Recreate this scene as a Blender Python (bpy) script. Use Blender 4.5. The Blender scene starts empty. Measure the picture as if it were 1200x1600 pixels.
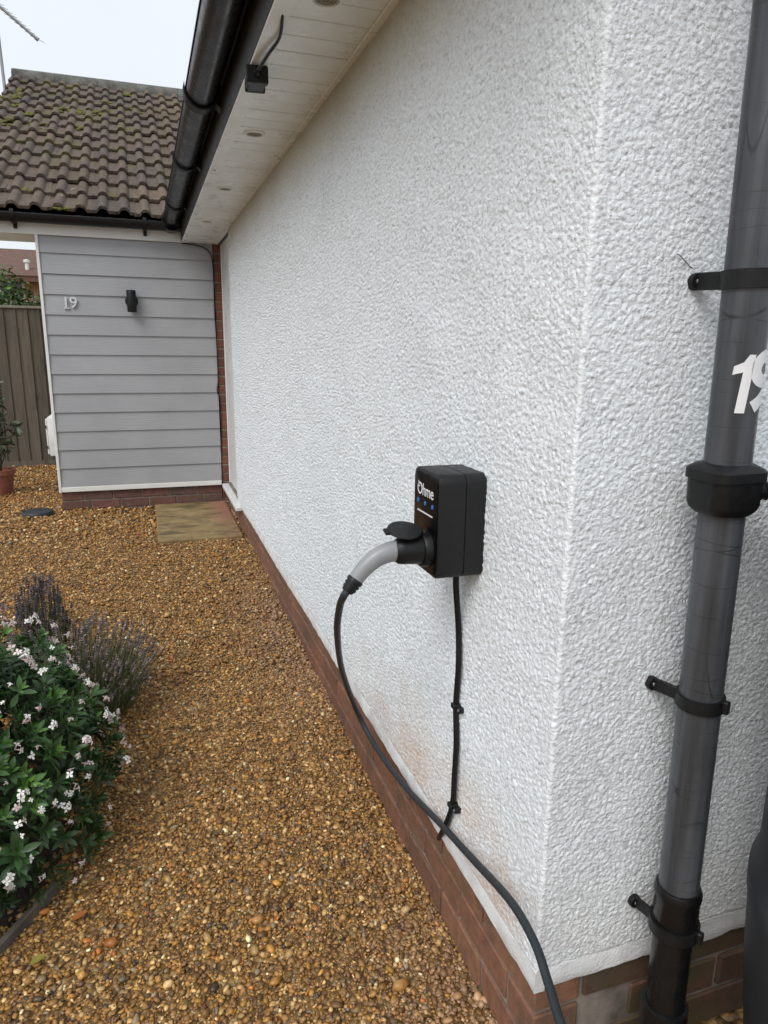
import bpy, bmesh, math, random
import numpy as np
from mathutils import Vector, Matrix

random.seed(7); RNG = np.random.default_rng(11)
scene = bpy.context.scene
COL = scene.collection
H = 1.40                       # camera height above the gravel at the near corner

# ------------------------------------------------------------------ camera
cam_d = bpy.data.cameras.new('camera'); cam = bpy.data.objects.new('camera', cam_d); COL.objects.link(cam)
CR = ((0.94759889, 0.06203243, -0.31338206), (-0.31921976, 0.22210263, -0.92128669), (0.01245333, 0.97304799, 0.23026619))
M = Matrix(CR).to_4x4(); M.translation = (0, 0, H); cam.matrix_world = M
cam_d.sensor_fit = 'VERTICAL'; cam_d.sensor_height = 24.0; cam_d.lens = 24.0 * 1090.93 / 1600.0
cam_d.clip_start = 0.02; cam_d.clip_end = 1000
scene.camera = cam
scene.render.resolution_x = 768; scene.render.resolution_y = 1024

# ------------------------------------------------------------------ overcast sky and soft sun
SUN_EL, SUN_AZ = math.radians(48), math.radians(-131)          # azimuth from +y, negative = towards -x
w = bpy.data.worlds.new('World'); scene.world = w; w.use_nodes = True
nt = w.node_tree; nt.nodes.clear()
sky = nt.nodes.new('ShaderNodeTexSky'); sky.sky_type = 'NISHITA'; sky.sun_disc = False
sky.sun_elevation = SUN_EL; sky.sun_rotation = SUN_AZ; sky.air_density = 1.5; sky.dust_density = 5.0
mx = nt.nodes.new('ShaderNodeMix'); mx.data_type = 'RGBA'; mx.inputs[0].default_value = 0.86
nt.links.new(sky.outputs[0], mx.inputs[6]); mx.inputs[7].default_value = (7.0, 7.35, 7.8, 1)
bg = nt.nodes.new('ShaderNodeBackground'); bg.inputs[1].default_value = 0.10
tcw = nt.nodes.new('ShaderNodeTexCoord'); nzw = nt.nodes.new('ShaderNodeTexNoise'); nzw.inputs['Scale'].default_value = 2.2; nzw.inputs['Detail'].default_value = 5
nt.links.new(tcw.outputs['Generated'], nzw.inputs['Vector']); rw = nt.nodes.new('ShaderNodeMapRange'); rw.inputs[1].default_value = 0.3; rw.inputs[2].default_value = 0.7; rw.inputs[3].default_value = 0.93; rw.inputs[4].default_value = 1.04
nt.links.new(nzw.outputs[0], rw.inputs[0]); mc = nt.nodes.new('ShaderNodeMix'); mc.data_type = 'RGBA'; mc.blend_type = 'MULTIPLY'; mc.inputs[0].default_value = 1.0
nt.links.new(mx.outputs[2], mc.inputs[6]); nt.links.new(rw.outputs[0], mc.inputs[7]); nt.links.new(mc.outputs[2], bg.inputs[0])   # faint overcast cloud tone
wo = nt.nodes.new('ShaderNodeOutputWorld'); nt.links.new(bg.outputs[0], wo.inputs[0])
sd = bpy.data.lights.new('sun', 'SUN'); sd.energy = 1.4; sd.angle = math.radians(30); sd.color = (1.0, 0.97, 0.93)
sun = bpy.data.objects.new('sun', sd); COL.objects.link(sun)
sdir = Vector((math.sin(SUN_AZ) * math.cos(SUN_EL), math.cos(SUN_AZ) * math.cos(SUN_EL), math.sin(SUN_EL)))
sun.rotation_euler = sdir.to_track_quat('Z', 'Y').to_euler()
vs = scene.view_settings; vs.view_transform = 'Standard'; vs.look = 'None'; vs.exposure = 0.50; vs.gamma = 1.0
vs.use_curve_mapping = False

# ------------------------------------------------------------------ pixel -> direction helpers (photo pixels, 1200x1600)
def ray(px, py):
    c = (px - 600.0, 800.0 - py, -1090.93)
    return Vector([sum(CR[i][j] * c[j] for j in range(3)) for i in range(3)])
O = Vector((0, 0, H))
def on_x(px, py, x): d = ray(px, py); return O + d * (x / d.x)
def on_y(px, py, y): d = ray(px, py); return O + d * (y / d.y)
def on_z(px, py, z): d = ray(px, py); return O + d * ((z - H) / d.z)

# ------------------------------------------------------------------ object helpers
def link(o, parent=None):
    COL.objects.link(o)
    if parent: o.parent = parent
    return o
def tag(o, label=None, cat=None, group=None, kind=None):
    if label: o['label'] = label
    if cat: o['category'] = cat
    if group: o['group'] = group
    if kind: o['kind'] = kind
    return o
def empty(name, loc, label=None, cat=None, group=None):
    o = bpy.data.objects.new(name, None); o.empty_display_size = 0.1; o.location = loc; COL.objects.link(o)
    return tag(o, label, cat, group)
def place(o, parent):
    """link, parent and keep mesh coordinates as world coordinates"""
    COL.objects.link(o)
    if parent:
        o.parent = parent
        p = parent; off = Vector((0, 0, 0))
        while p: off += p.location; p = p.parent
        o.location = o.location - off
    return o
def mesh_from(name, verts, faces, mat, parent=None, smooth=False, col=None):
    me = bpy.data.meshes.new(name); me.from_pydata([tuple(v) for v in verts], [], faces)
    me.materials.append(mat)
    if smooth: me.shade_smooth()
    me.update()
    return place(bpy.data.objects.new(name, me), parent)
def bm_obj(name, bm, mat, parent=None, smooth=False, angle=None):
    me = bpy.data.meshes.new(name); bm.normal_update(); bm.to_mesh(me); bm.free(); me.materials.append(mat)
    if smooth:
        me.shade_smooth()
        if angle: me.set_sharp_from_angle(angle=math.radians(angle))
    return place(bpy.data.objects.new(name, me), parent)
def fast_mesh(name, V, F, mat, parent=None, smooth=True, color=None):
    """V (n,3), F (m,3 or 4) numpy"""
    me = bpy.data.meshes.new(name); k = F.shape[1]
    me.vertices.add(len(V)); me.vertices.foreach_set('co', np.ascontiguousarray(V, np.float32).ravel())
    me.loops.add(F.size); me.loops.foreach_set('vertex_index', np.ascontiguousarray(F, np.int32).ravel())
    me.polygons.add(len(F)); me.polygons.foreach_set('loop_start', np.arange(0, F.size, k, dtype=np.int32))
    me.polygons.foreach_set('use_smooth', np.full(len(F), smooth, bool))
    me.update(calc_edges=True); me.validate()
    if color is not None:
        a = me.color_attributes.new('col', 'FLOAT_COLOR', 'POINT')
        c = np.ones((len(V), 4), np.float32); c[:, :3] = color; a.data.foreach_set('color', c.ravel())
    me.materials.append(mat)
    return place(bpy.data.objects.new(name, me), parent)
def add_box(bm, x0, x1, y0, y1, z0, z1, bev=0.0, seg=1, mtx=None):
    vs_ = [bm.verts.new((x, y, z)) for x in (x0, x1) for y in (y0, y1) for z in (z0, z1)]
    fs = [(0, 1, 3, 2), (4, 6, 7, 5), (0, 4, 5, 1), (2, 3, 7, 6), (0, 2, 6, 4), (1, 5, 7, 3)]
    F = [bm.faces.new([vs_[i] for i in f]) for f in fs]
    if bev:
        es = list({e for f in F for e in f.edges})
        r = bmesh.ops.bevel(bm, geom=es, offset=bev, segments=seg, affect='EDGES', profile=0.5)
        vs_ = list({v for f in r['faces'] for v in f.verts} | {v for v in vs_ if v.is_valid})
    if mtx is not None: bmesh.ops.transform(bm, matrix=mtx, verts=[v for v in vs_ if v.is_valid])
def box(name, b, mat, parent=None, bev=0.0, seg=1, mtx=None, smooth=False):
    bm = bmesh.new(); add_box(bm, *b, bev=bev, seg=seg, mtx=mtx)
    return bm_obj(name, bm, mat, parent, smooth, 40 if smooth else None)
def catmull(P, n=8, closed=False):
    P = [Vector(p) for p in P]; out = []
    Q = [P[0] * 2 - P[1]] + P + [P[-1] * 2 - P[-2]]
    for i in range(1, len(Q) - 2):
        a, b, c, d = Q[i - 1:i + 3]
        for k in range(n):
            t = k / n
            out.append(0.5 * ((2 * b) + (c - a) * t + (2 * a - 5 * b + 4 * c - d) * t * t + (3 * b - a - 3 * c + d) * t ** 3))
    out.append(P[-1]); return out
def add_tube(bm, pts, rad, n=10, caps=True, squash=None):
    pts = [Vector(p) for p in pts]; m = len(pts)
    R_ = rad if hasattr(rad, '__len__') else [rad] * m
    T = []
    for i in range(m):
        t = pts[min(i + 1, m - 1)] - pts[max(i - 1, 0)]
        T.append(t.normalized() if t.length > 1e-9 else Vector((0, 0, 1)))
    u = T[0].orthogonal().normalized(); rings = []
    for i in range(m):
        u = (u - T[i] * u.dot(T[i])).normalized(); v = T[i].cross(u)
        rings.append([bm.verts.new(pts[i] + (u * math.cos(a) + v * math.sin(a)) * R_[i])
                      for a in [2 * math.pi * k / n for k in range(n)]])
    for i in range(m - 1):
        for k in range(n):
            bm.faces.new((rings[i][k], rings[i][(k + 1) % n], rings[i + 1][(k + 1) % n], rings[i + 1][k]))
    if caps: bm.faces.new(rings[0][::-1]); bm.faces.new(rings[-1])
def tube(name, pts, rad, mat, parent=None, n=10, angle=50):
    bm = bmesh.new(); add_tube(bm, pts, rad, n); return bm_obj(name, bm, mat, parent, True, angle)
def add_lathe(bm, prof, mtx, n=24):
    """prof: list of (r, h) round local z, closed at the ends"""
    rings = []
    for r, h in prof:
        rings.append([bm.verts.new(mtx @ Vector((r * math.cos(2 * math.pi * k / n), r * math.sin(2 * math.pi * k / n), h))) for k in range(n)])
    for i in range(len(rings) - 1):
        for k in range(n):
            bm.faces.new((rings[i][k], rings[i][(k + 1) % n], rings[i + 1][(k + 1) % n], rings[i + 1][k]))
    bm.faces.new(rings[0][::-1]); bm.faces.new(rings[-1])
def lathe(name, prof, mtx, mat, parent=None, n=24, angle=35):
    bm = bmesh.new(); add_lathe(bm, prof, mtx, n); bmesh.ops.recalc_face_normals(bm, faces=bm.faces[:])
    return bm_obj(name, bm, mat, parent, True, angle)
def frame(o, x, y, z):
    m = Matrix((x, y, z)).transposed().to_4x4(); m.translation = o; return m
def T3(x, y, z): return Matrix.Translation((x, y, z))
def rrect(w_, h_, r, n=6):
    pts = []
    for cx, cy, a0 in ((w_ / 2 - r, h_ / 2 - r, 0), (-w_ / 2 + r, h_ / 2 - r, 90), (-w_ / 2 + r, -h_ / 2 + r, 180), (w_ / 2 - r, -h_ / 2 + r, 270)):
        for k in range(n + 1):
            a = math.radians(a0 + 90 * k / n); pts.append((cx + r * math.cos(a), cy + r * math.sin(a)))
    return pts
def add_loft(bm, sections):
    """sections: list of equal-length 3D point loops; closed at both ends"""
    rings = [[bm.verts.new(p) for p in s] for s in sections]; n = len(rings[0])
    for i in range(len(rings) - 1):
        for k in range(n): bm.faces.new((rings[i][k], rings[i][(k + 1) % n], rings[i + 1][(k + 1) % n], rings[i + 1][k]))
    bm.faces.new(rings[0][::-1]); bm.faces.new(rings[-1])
    bmesh.ops.recalc_face_normals(bm, faces=bm.faces[:])
def text_bm(s, size, offset=0.0, extrude=0.0, shear=0.0, spacing=1.0):
    cu = bpy.data.curves.new('t', 'FONT'); cu.body = s; cu.size = size; cu.offset = offset; cu.extrude = extrude
    cu.shear = shear; cu.space_character = spacing; cu.align_x = 'CENTER'; cu.align_y = 'CENTER'; cu.resolution_u = 6
    o = bpy.data.objects.new('t', cu); COL.objects.link(o)
    dg = bpy.context.evaluated_depsgraph_get(); me = bpy.data.meshes.new_from_object(o.evaluated_get(dg))
    bm = bmesh.new(); bm.from_mesh(me)
    bpy.data.objects.remove(o); bpy.data.curves.remove(cu); bpy.data.meshes.remove(me)
    return bm

# ------------------------------------------------------------------ materials
class NB:
    def __init__(s, name):
        s.m = bpy.data.materials.new(name); s.m.use_nodes = True; s.t = s.m.node_tree
        s.b = s.t.nodes['Principled BSDF']; s.tc = None
    def n(s, typ, **kw):
        x = s.t.nodes.new(typ)
        for k, v in kw.items(): setattr(x, k, v)
        return x
    def L(s, a, b): s.t.links.new(a, b)
    def pos(s, scale=(1, 1, 1), kind='world', loc=(0, 0, 0)):
        if kind == 'world': src = s.n('ShaderNodeNewGeometry').outputs['Position']
        else: src = s.n('ShaderNodeTexCoord').outputs['Object']
        mp = s.n('ShaderNodeMapping'); mp.inputs['Scale'].default_value = scale; mp.inputs['Location'].default_value = loc
        s.L(src, mp.inputs[0]); return mp.outputs[0]
    def noise(s, vec, scale, detail=4, rough=0.55, dist=0.0):
        x = s.n('ShaderNodeTexNoise'); x.inputs['Scale'].default_value = scale; x.inputs['Detail'].default_value = detail
        x.inputs['Roughness'].default_value = rough; x.inputs['Distortion'].default_value = dist
        s.L(vec, x.inputs['Vector']); return x.outputs[0]
    def voro(s, vec, scale, feat='F1', out='Distance', rnd=1.0):
        x = s.n('ShaderNodeTexVoronoi'); x.feature = feat; x.inputs['Scale'].default_value = scale
        x.inputs['Randomness'].default_value = rnd; s.L(vec, x.inputs['Vector']); return x.outputs[out]
    def ramp(s, fac, stops, interp='LINEAR'):
        x = s.n('ShaderNodeValToRGB'); x.color_ramp.interpolation = interp; e = x.color_ramp.elements
        while len(e) > 1: e.remove(e[-1])
        for i, (p, c) in enumerate(stops):
            el = e[0] if i == 0 else e.new(p)
            el.position = p; el.color = (c, c, c, 1) if not hasattr(c, '__len__') else (*c, 1)
        s.L(fac, x.inputs[0]); return x.outputs[0]
    def mix(s, fac, a, b, mode='MIX'):
        x = s.n('ShaderNodeMix'); x.data_type = 'RGBA'; x.blend_type = mode
        for v, i in ((fac, 0), (a, 6), (b, 7)):
            if hasattr(v, 'is_output'): s.L(v, x.inputs[i])
            elif hasattr(v, '__len__'): x.inputs[i].default_value = (*v, 1)
            else: x.inputs[i].default_value = v if i == 0 else (v, v, v, 1)
        return x.outputs[2]
    def math(s, op, a, b=0.0, clamp=False):
        x = s.n('ShaderNodeMath'); x.operation = op; x.use_clamp = clamp
        for v, i in ((a, 0), (b, 1)):
            if hasattr(v, 'is_output'): s.L(v, x.inputs[i])
            else: x.inputs[i].default_value = v
        return x.outputs[0]
    def rnd(s): return s.n('ShaderNodeObjectInfo').outputs['Random']
    def base(s, c):
        if hasattr(c, 'is_output'): s.L(c, s.b.inputs['Base Color'])
        else: s.b.inputs['Base Color'].default_value = (*c, 1)
    def rough(s, r):
        if hasattr(r, 'is_output'): s.L(r, s.b.inputs['Roughness'])
        else: s.b.inputs['Roughness'].default_value = r
    def bump(s, h, strength=0.5, dist=0.01, prev=None):
        x = s.n('ShaderNodeBump'); x.inputs['Strength'].default_value = strength; x.inputs['Distance'].default_value = dist
        s.L(h, x.inputs['Height'])
        if prev: s.L(prev, x.inputs['Normal'])
        s.L(x.outputs[0], s.b.inputs['Normal']); return x.outputs[0]
    def spec(s, v): s.b.inputs['Specular IOR Level'].default_value = v

def plain(name, c, rough=0.5, var=0.12, scale=30, bump=0.0, bscale=200, spec=0.5, kind='world', metal=0.0):
    q = NB(name); v = q.pos(kind=kind); n = q.noise(v, scale, 5, 0.6)
    q.base(q.mix(1.0, c, q.ramp(n, [(0.25, 1 - var * 1.6), (0.75, 1 + var)]), 'MULTIPLY'))
    q.rough(q.ramp(q.noise(v, scale * 2.3, 4), [(0.3, max(0.03, rough - 0.1)), (0.7, min(1, rough + 0.1))]))
    q.spec(spec); q.b.inputs['Metallic'].default_value = metal
    if bump: q.bump(q.noise(v, bscale, 4), bump, 0.002)
    return q.m

def mk_render():
    q = NB('white_roughcast'); v = q.pos()
    c = q.ramp(q.noise(v, 2.2, 4), [(0.3, (0.765, 0.815, 0.855)), (0.7, (0.785, 0.835, 0.87))])
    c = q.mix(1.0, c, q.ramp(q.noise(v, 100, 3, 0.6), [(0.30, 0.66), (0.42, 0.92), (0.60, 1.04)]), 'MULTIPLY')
    # rusty splash staining low down beside the supply cable, darker olive tone towards the top of the long face
    sx = q.n('ShaderNodeSeparateXYZ'); q.L(q.n('ShaderNodeNewGeometry').outputs['Position'], sx.inputs[0])
    low = q.ramp(q.math('ADD', sx.outputs[2], q.math('MULTIPLY', q.noise(v, 5, 4), 0.22)), [(0.44, 1.0), (0.66, 0.0)])
    along = q.math('MULTIPLY', q.ramp(sx.outputs[1], [(0.93, 0.25), (1.02, 1.0)]), q.ramp(q.math('MULTIPLY', sx.outputs[1], 0.25), [(0.38, 1.0), (0.56, 0.0)]))
    st = q.math('MULTIPLY', q.math('MULTIPLY', low, along), q.ramp(q.noise(v, 9, 4), [(0.36, 0.2), (0.62, 0.85)]))
    st = q.math('MULTIPLY', st, q.ramp(q.noise(v, 70, 4, 0.7), [(0.35, 0.35), (0.6, 1.0)]))
    c = q.mix(st, c, (0.62, 0.47, 0.37))
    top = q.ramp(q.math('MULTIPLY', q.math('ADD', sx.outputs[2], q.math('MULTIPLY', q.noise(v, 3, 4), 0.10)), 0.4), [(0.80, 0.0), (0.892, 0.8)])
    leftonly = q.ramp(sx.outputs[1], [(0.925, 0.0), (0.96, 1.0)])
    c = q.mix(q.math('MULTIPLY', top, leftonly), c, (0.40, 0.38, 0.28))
    q.base(c); q.rough(0.62); q.spec(0.35)
    wv = q.n('ShaderNodeVectorMath'); wv.operation = 'MULTIPLY_ADD'; nz = q.n('ShaderNodeTexNoise'); nz.inputs['Scale'].default_value = 60; q.L(v, nz.inputs['Vector'])
    q.L(nz.outputs['Color'], wv.inputs[0]); wv.inputs[1].default_value = (0.012, 0.012, 0.012); q.L(v, wv.inputs[2])
    vo = q.ramp(q.voro(wv.outputs[0], 150, 'F1'), [(0.15, 1.0), (0.8, 0.0)])
    b1 = q.bump(q.math('ADD', q.math('MULTIPLY', vo, 0.5), q.math('MULTIPLY', q.noise(v, 180, 4, 0.65), 0.9)), 0.75, 0.0034)
    q.bump(q.noise(v, 520, 2, 0.6), 0.3, 0.001, b1)
    return q.m
def mk_brick(name, stops, mossy=0.0):
    q = NB(name); v = q.pos(); r = q.rnd()
    c = q.ramp(r, stops)
    c = q.mix(1.0, c, q.ramp(q.noise(v, 35, 6, 0.7), [(0.25, 0.55), (0.7, 1.25)]), 'MULTIPLY')
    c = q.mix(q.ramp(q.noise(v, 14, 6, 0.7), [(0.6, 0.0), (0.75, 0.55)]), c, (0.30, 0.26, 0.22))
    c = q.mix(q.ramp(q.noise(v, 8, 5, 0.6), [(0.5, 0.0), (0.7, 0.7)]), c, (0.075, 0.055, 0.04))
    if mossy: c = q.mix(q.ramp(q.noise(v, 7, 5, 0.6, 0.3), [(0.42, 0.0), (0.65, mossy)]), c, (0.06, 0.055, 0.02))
    q.base(c); q.rough(0.75); q.bump(q.noise(v, 160, 5, 0.7), 0.5, 0.003); return q.m
def mk_cladding():
    q = NB('grey_fibre_cement'); r = q.rnd()
    off = q.n('ShaderNodeCombineXYZ'); q.L(q.math('MULTIPLY', r, 37.0), off.inputs[0]); q.L(q.math('MULTIPLY', r, 11.0), off.inputs[2])
    ad = q.n('ShaderNodeVectorMath'); q.L(q.pos((1.6, 1, 22)), ad.inputs[0]); q.L(off.outputs[0], ad.inputs[1])
    g = q.noise(ad.outputs[0], 3.2, 6, 0.6, 1.6)
    wv = q.n('ShaderNodeTexWave'); wv.bands_direction = 'Z'; wv.inputs['Scale'].default_value = 1.1; wv.inputs['Distortion'].default_value = 7.0
    wv.inputs['Detail'].default_value = 3; wv.inputs['Detail Scale'].default_value = 0.7; q.L(ad.outputs[0], wv.inputs[0])
    h = q.math('ADD', g, q.math('MULTIPLY', wv.outputs['Fac'], 0.5))
    c = q.ramp(q.noise(q.pos(), 3, 4), [(0.3, (0.29, 0.30, 0.318)), (0.7, (0.33, 0.34, 0.36))])
    q.base(q.mix(1.0, c, q.ramp(h, [(0.4, 0.94), (0.9, 1.03)]), 'MULTIPLY')); q.rough(0.55); q.bump(h, 0.17, 0.005); return q.m
def mk_tile():
    q = NB('concrete_roof_tile'); v = q.pos(); r = q.rnd()
    c = q.ramp(r, [(0.0, (0.098, 0.074, 0.060)), (0.4, (0.118, 0.092, 0.074)), (0.7, (0.085, 0.070, 0.062)), (1.0, (0.145, 0.105, 0.078))])
    c = q.mix(1.0, c, q.ramp(q.noise(v, 22, 6, 0.75), [(0.25, 0.5), (0.75, 1.45)]), 'MULTIPLY')
    c = q.mix(q.ramp(q.noise(v, 60, 5, 0.7), [(0.6, 0.0), (0.72, 0.5)]), c, (0.30, 0.27, 0.23))
    c = q.mix(q.ramp(q.noise(q.pos((1, 0.5, 1)), 16, 5, 0.7, 0.6), [(0.665, 0.0), (0.70, 0.8)]), c, (0.40, 0.39, 0.35))
    moss = q.ramp(q.noise(v, 4.5, 5, 0.65), [(0.51, 0.0), (0.63, 0.9)])
    sx = q.n('ShaderNodeSeparateXYZ'); q.L(v, sx.inputs[0])
    hi = q.ramp(q.math('MULTIPLY', sx.outputs[2], 0.2), [(0.5, 0.25), (0.72, 1.0)])
    c = q.mix(q.math('MULTIPLY', moss, hi), c, (0.105, 0.098, 0.03))
    q.base(c); q.rough(0.85); q.spec(0.3); q.bump(q.noise(v, 130, 5, 0.7), 0.6, 0.004); return q.m
def mk_attr(name, rough=0.5, var=0.15, scale=160, spec=0.5, sss=0.0, bump=0.0):
    q = NB(name); a = q.n('ShaderNodeAttribute'); a.attribute_name = 'col'
    n = q.noise(q.pos(), scale, 4, 0.6)
    q.base(q.mix(1.0, a.outputs['Color'], q.ramp(n, [(0.3, 1 - var * 1.5), (0.7, 1 + var)]), 'MULTIPLY')); q.rough(rough); q.spec(spec)
    if bump: q.bump(n, bump, 0.003)
    return q.m
def mk_ground():
    q = NB('gravel_bed'); v = q.pos()
    vo = q.n('ShaderNodeTexVoronoi'); vo.inputs['Scale'].default_value = 62; q.L(v, vo.inputs['Vector'])
    hs = q.n('ShaderNodeSeparateColor'); q.L(vo.outputs['Color'], hs.inputs[0])
    c = q.ramp(hs.outputs[0], [(0, (0.10, 0.055, 0.018)), (0.3, (0.20, 0.11, 0.034)), (0.6, (0.33, 0.19, 0.055)), (0.85, (0.27, 0.16, 0.055)), (1, (0.5, 0.37, 0.18))])
    c = q.mix(q.ramp(vo.outputs['Distance'], [(0.3, 0.0), (0.8, 0.7)]), c, (0.06, 0.035, 0.014))
    q.base(q.mix(1.0, c, q.ramp(q.noise(v, 1.7, 3), [(0.3, 0.8), (0.7, 1.15)]), 'MULTIPLY'))
    q.rough(0.6); q.bump(vo.outputs['Distance'], 0.9, -0.012); return q.m
def mk_wood(name, c0, c1, sc=(14, 14, 1.2), rough=0.8, knots=True):
    q = NB(name); r = q.rnd(); off = q.n('ShaderNodeCombineXYZ'); q.L(q.math('MULTIPLY', r, 50.0), off.inputs[0]); q.L(q.math('MULTIPLY', r, 23.0), off.inputs[2])
    ad = q.n('ShaderNodeVectorMath'); q.L(q.pos(sc), ad.inputs[0]); q.L(off.outputs[0], ad.inputs[1])
    n = q.noise(ad.outputs[0], 2.0, 6, 0.65, 0.8)
    c = q.ramp(n, [(0.3, c0), (0.7, c1)])
    c = q.mix(1.0, c, q.ramp(r, [(0, 0.75), (1, 1.2)]), 'MULTIPLY')
    if knots: c = q.mix(q.ramp(q.noise(q.pos((3, 3, 1.6)), 2.0, 3), [(0.6, 0.0), (0.72, 0.7)]), c, (0.035, 0.03, 0.022))
    q.base(c); q.rough(rough); q.bump(n, 0.5, 0.004); return q.m
def mk_pipe():
    q = NB('weathered_grey_pipe'); v = q.pos(); sc = q.pos((1.6, 1.6, 0.07))
    c = q.ramp(q.noise(sc, 22, 6, 0.6), [(0.25, (0.024, 0.027, 0.032)), (0.75, (0.098, 0.105, 0.118))])
    c = q.mix(1.0, c, q.ramp(q.noise(v, 5, 4), [(0.3, 0.75), (0.7, 1.2)]), 'MULTIPLY')
    # hairline cracks: vertical and horizontal
    k1 = q.ramp(q.voro(q.pos((1.5, 1.5, 0.16)), 20, 'DISTANCE_TO_EDGE'), [(0.0, 0.9), (0.014, 0.0)])
    k2 = q.ramp(q.voro(q.pos((0.16, 0.16, 1.5)), 13, 'DISTANCE_TO_EDGE'), [(0.0, 0.9), (0.012, 0.0)])
    gate = q.ramp(q.noise(v, 9, 3), [(0.5, 0.0), (0.6, 1.0)])
    gate2 = q.ramp(q.noise(v, 14, 3, 0.5, 0.3), [(0.48, 0.0), (0.56, 1.0)])
    c = q.mix(q.math('MULTIPLY', k1, gate), c, (0.008, 0.008, 0.009))
    c = q.mix(q.math('MULTIPLY', k2, gate2), c, (0.010, 0.010, 0.011))
    c = q.mix(q.ramp(q.noise(q.pos((1, 1, 1.5)), 26, 4, 0.6, 0.4), [(0.70, 0.0), (0.73, 0.4)]), c, (0.23, 0.24, 0.25))
    q.base(c); q.rough(q.ramp(q.noise(v, 18, 4), [(0.3, 0.24), (0.7, 0.48)])); q.bump(q.noise(v, 90, 4), 0.12, 0.002); return q.m
def mk_slab():
    q = NB('mossy_paving'); v = q.pos()
    c = q.ramp(q.noise(v, 6, 6, 0.7), [(0.25, (0.13, 0.088, 0.036)), (0.5, (0.24, 0.17, 0.075)), (0.75, (0.34, 0.26, 0.135))])
    c = q.mix(q.ramp(q.noise(q.pos((1.2, 3, 1), loc=(2, 0, 0)), 3.2, 5, 0.65), [(0.50, 0.0), (0.62, 0.85)]), c, (0.075, 0.056, 0.026))
    sx = q.n('ShaderNodeSeparateXYZ'); q.L(v, sx.inputs[0])
    red = q.math('MULTIPLY', q.ramp(q.math('ADD', sx.outputs[0], q.math('MULTIPLY', q.noise(v, 5, 4), 0.25)), [(0.52, 0.0), (0.66, 1.0)]), q.ramp(q.math('MULTIPLY', sx.outputs[1], 0.1), [(0.515, 0.2), (0.56, 0.85)]))
    c = q.mix(red, c, (0.30, 0.135, 0.095))
    q.base(c); q.rough(0.7); q.bump(q.noise(v, 90, 5, 0.7), 0.4, 0.004); return q.m
def mk_butt():
    q = NB('black_polyethylene'); v = q.pos()
    c = q.ramp(q.noise(v, 6, 5), [(0.3, (0.012, 0.014, 0.017)), (0.7, (0.024, 0.027, 0.032))])
    sc = q.ramp(q.voro(q.pos((0.5, 0.5, 2.6)), 11, 'DISTANCE_TO_EDGE'), [(0.0, 1.0), (0.008, 0.0)])
    c = q.mix(q.math('MULTIPLY', sc, q.ramp(q.noise(v, 10, 4), [(0.55, 0), (0.65, 0.22)])), c, (0.2, 0.2, 0.2))
    q.base(c); q.rough(0.5); q.bump(q.noise(v, 150, 4), 0.15, 0.002); return q.m

MAT = {}
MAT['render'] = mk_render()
q = NB('smooth_render_band'); v_ = q.pos(); q.base(q.mix(q.ramp(q.noise(v_, 18, 5, 0.65), [(0.45, 0.0), (0.7, 0.55)]), (0.72, 0.74, 0.76), (0.50, 0.47, 0.43))); q.rough(0.6); q.bump(q.noise(v_, 170, 4, 0.65), 0.7, 0.004); MAT['band'] = q.m
MAT['brick'] = mk_brick('red_brown_brick', [(0, (0.185, 0.080, 0.047)), (0.35, (0.235, 0.105, 0.064)), (0.65, (0.165, 0.076, 0.049)), (1, (0.25, 0.118, 0.068))], 0.3)
MAT['brick4'] = mk_brick('shaded_mossy_brick', [(0, (0.085, 0.048, 0.030)), (0.5, (0.11, 0.055, 0.036)), (1, (0.075, 0.048, 0.030))], 0.85)  # mossy brick for the gable plinth, its shade also darkened into the colour
MAT['brick2'] = mk_brick('smooth_red_brick', [(0, (0.17, 0.055, 0.032)), (0.5, (0.21, 0.07, 0.042)), (1, (0.15, 0.05, 0.032))])
MAT['brick3'] = mk_brick('purple_brown_brick', [(0, (0.10, 0.055, 0.045)), (0.5, (0.16, 0.07, 0.052)), (1, (0.12, 0.07, 0.06))])
MAT['mortar'] = plain('mortar', (0.24, 0.21, 0.18), 0.9, 0.3, 25, 0.5, 180)
MAT['dkmortar'] = plain('dirty_mortar', (0.22, 0.19, 0.16), 0.9, 0.55, 9, 0.5, 180)
MAT['clad'] = mk_cladding()
MAT['upvc'] = plain('white_upvc', (0.70, 0.71, 0.69), 0.42, 0.06, 6)
q = NB('soffit_upvc'); v_ = q.pos(); q.base(q.mix(q.ramp(q.noise(v_, 5, 5, 0.6), [(0.42, 0.0), (0.7, 0.5)]), (0.83, 0.86, 0.86), (0.66, 0.69, 0.65))); q.rough(q.ramp(q.noise(v_, 9, 4), [(0.35, 0.22), (0.65, 0.5)])); MAT['soffit'] = q.m
MAT['ventring'] = plain('dirty_vent_ring', (0.30, 0.29, 0.22), 0.6, 0.2, 60)
MAT['door'] = plain('white_door_upvc', (0.66, 0.68, 0.69), 0.35, 0.04, 5)
MAT['blk'] = plain('black_plastic', (0.009, 0.0095, 0.0105), 0.45, 0.2, 40, 0.1, 250, 0.28)
MAT['blkgloss'] = plain('black_gloss_panel', (0.003, 0.003, 0.004), 0.25, 0.1, 20, spec=0.14)
MAT['charger'] = plain('charcoal_charger_shell', (0.012, 0.0125, 0.014), 0.46, 0.08, 60, 0.15, 700, 0.3)
q = NB('wet_black_gutter'); v_ = q.pos(); q.base((0.008, 0.009, 0.012)); q.spec(0.38); q.rough(q.ramp(q.noise(v_, 14, 4), [(0.35, 0.22), (0.65, 0.36)])); q.bump(q.ramp(q.voro(v_, 95), [(0.0, 1.0), (0.22, 0.0)]), 0.12, 0.002); MAT['gutter'] = q.m
MAT['dkfascia'] = plain('dark_fascia', (0.014, 0.0135, 0.011), 0.6, 0.2, 15)
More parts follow.
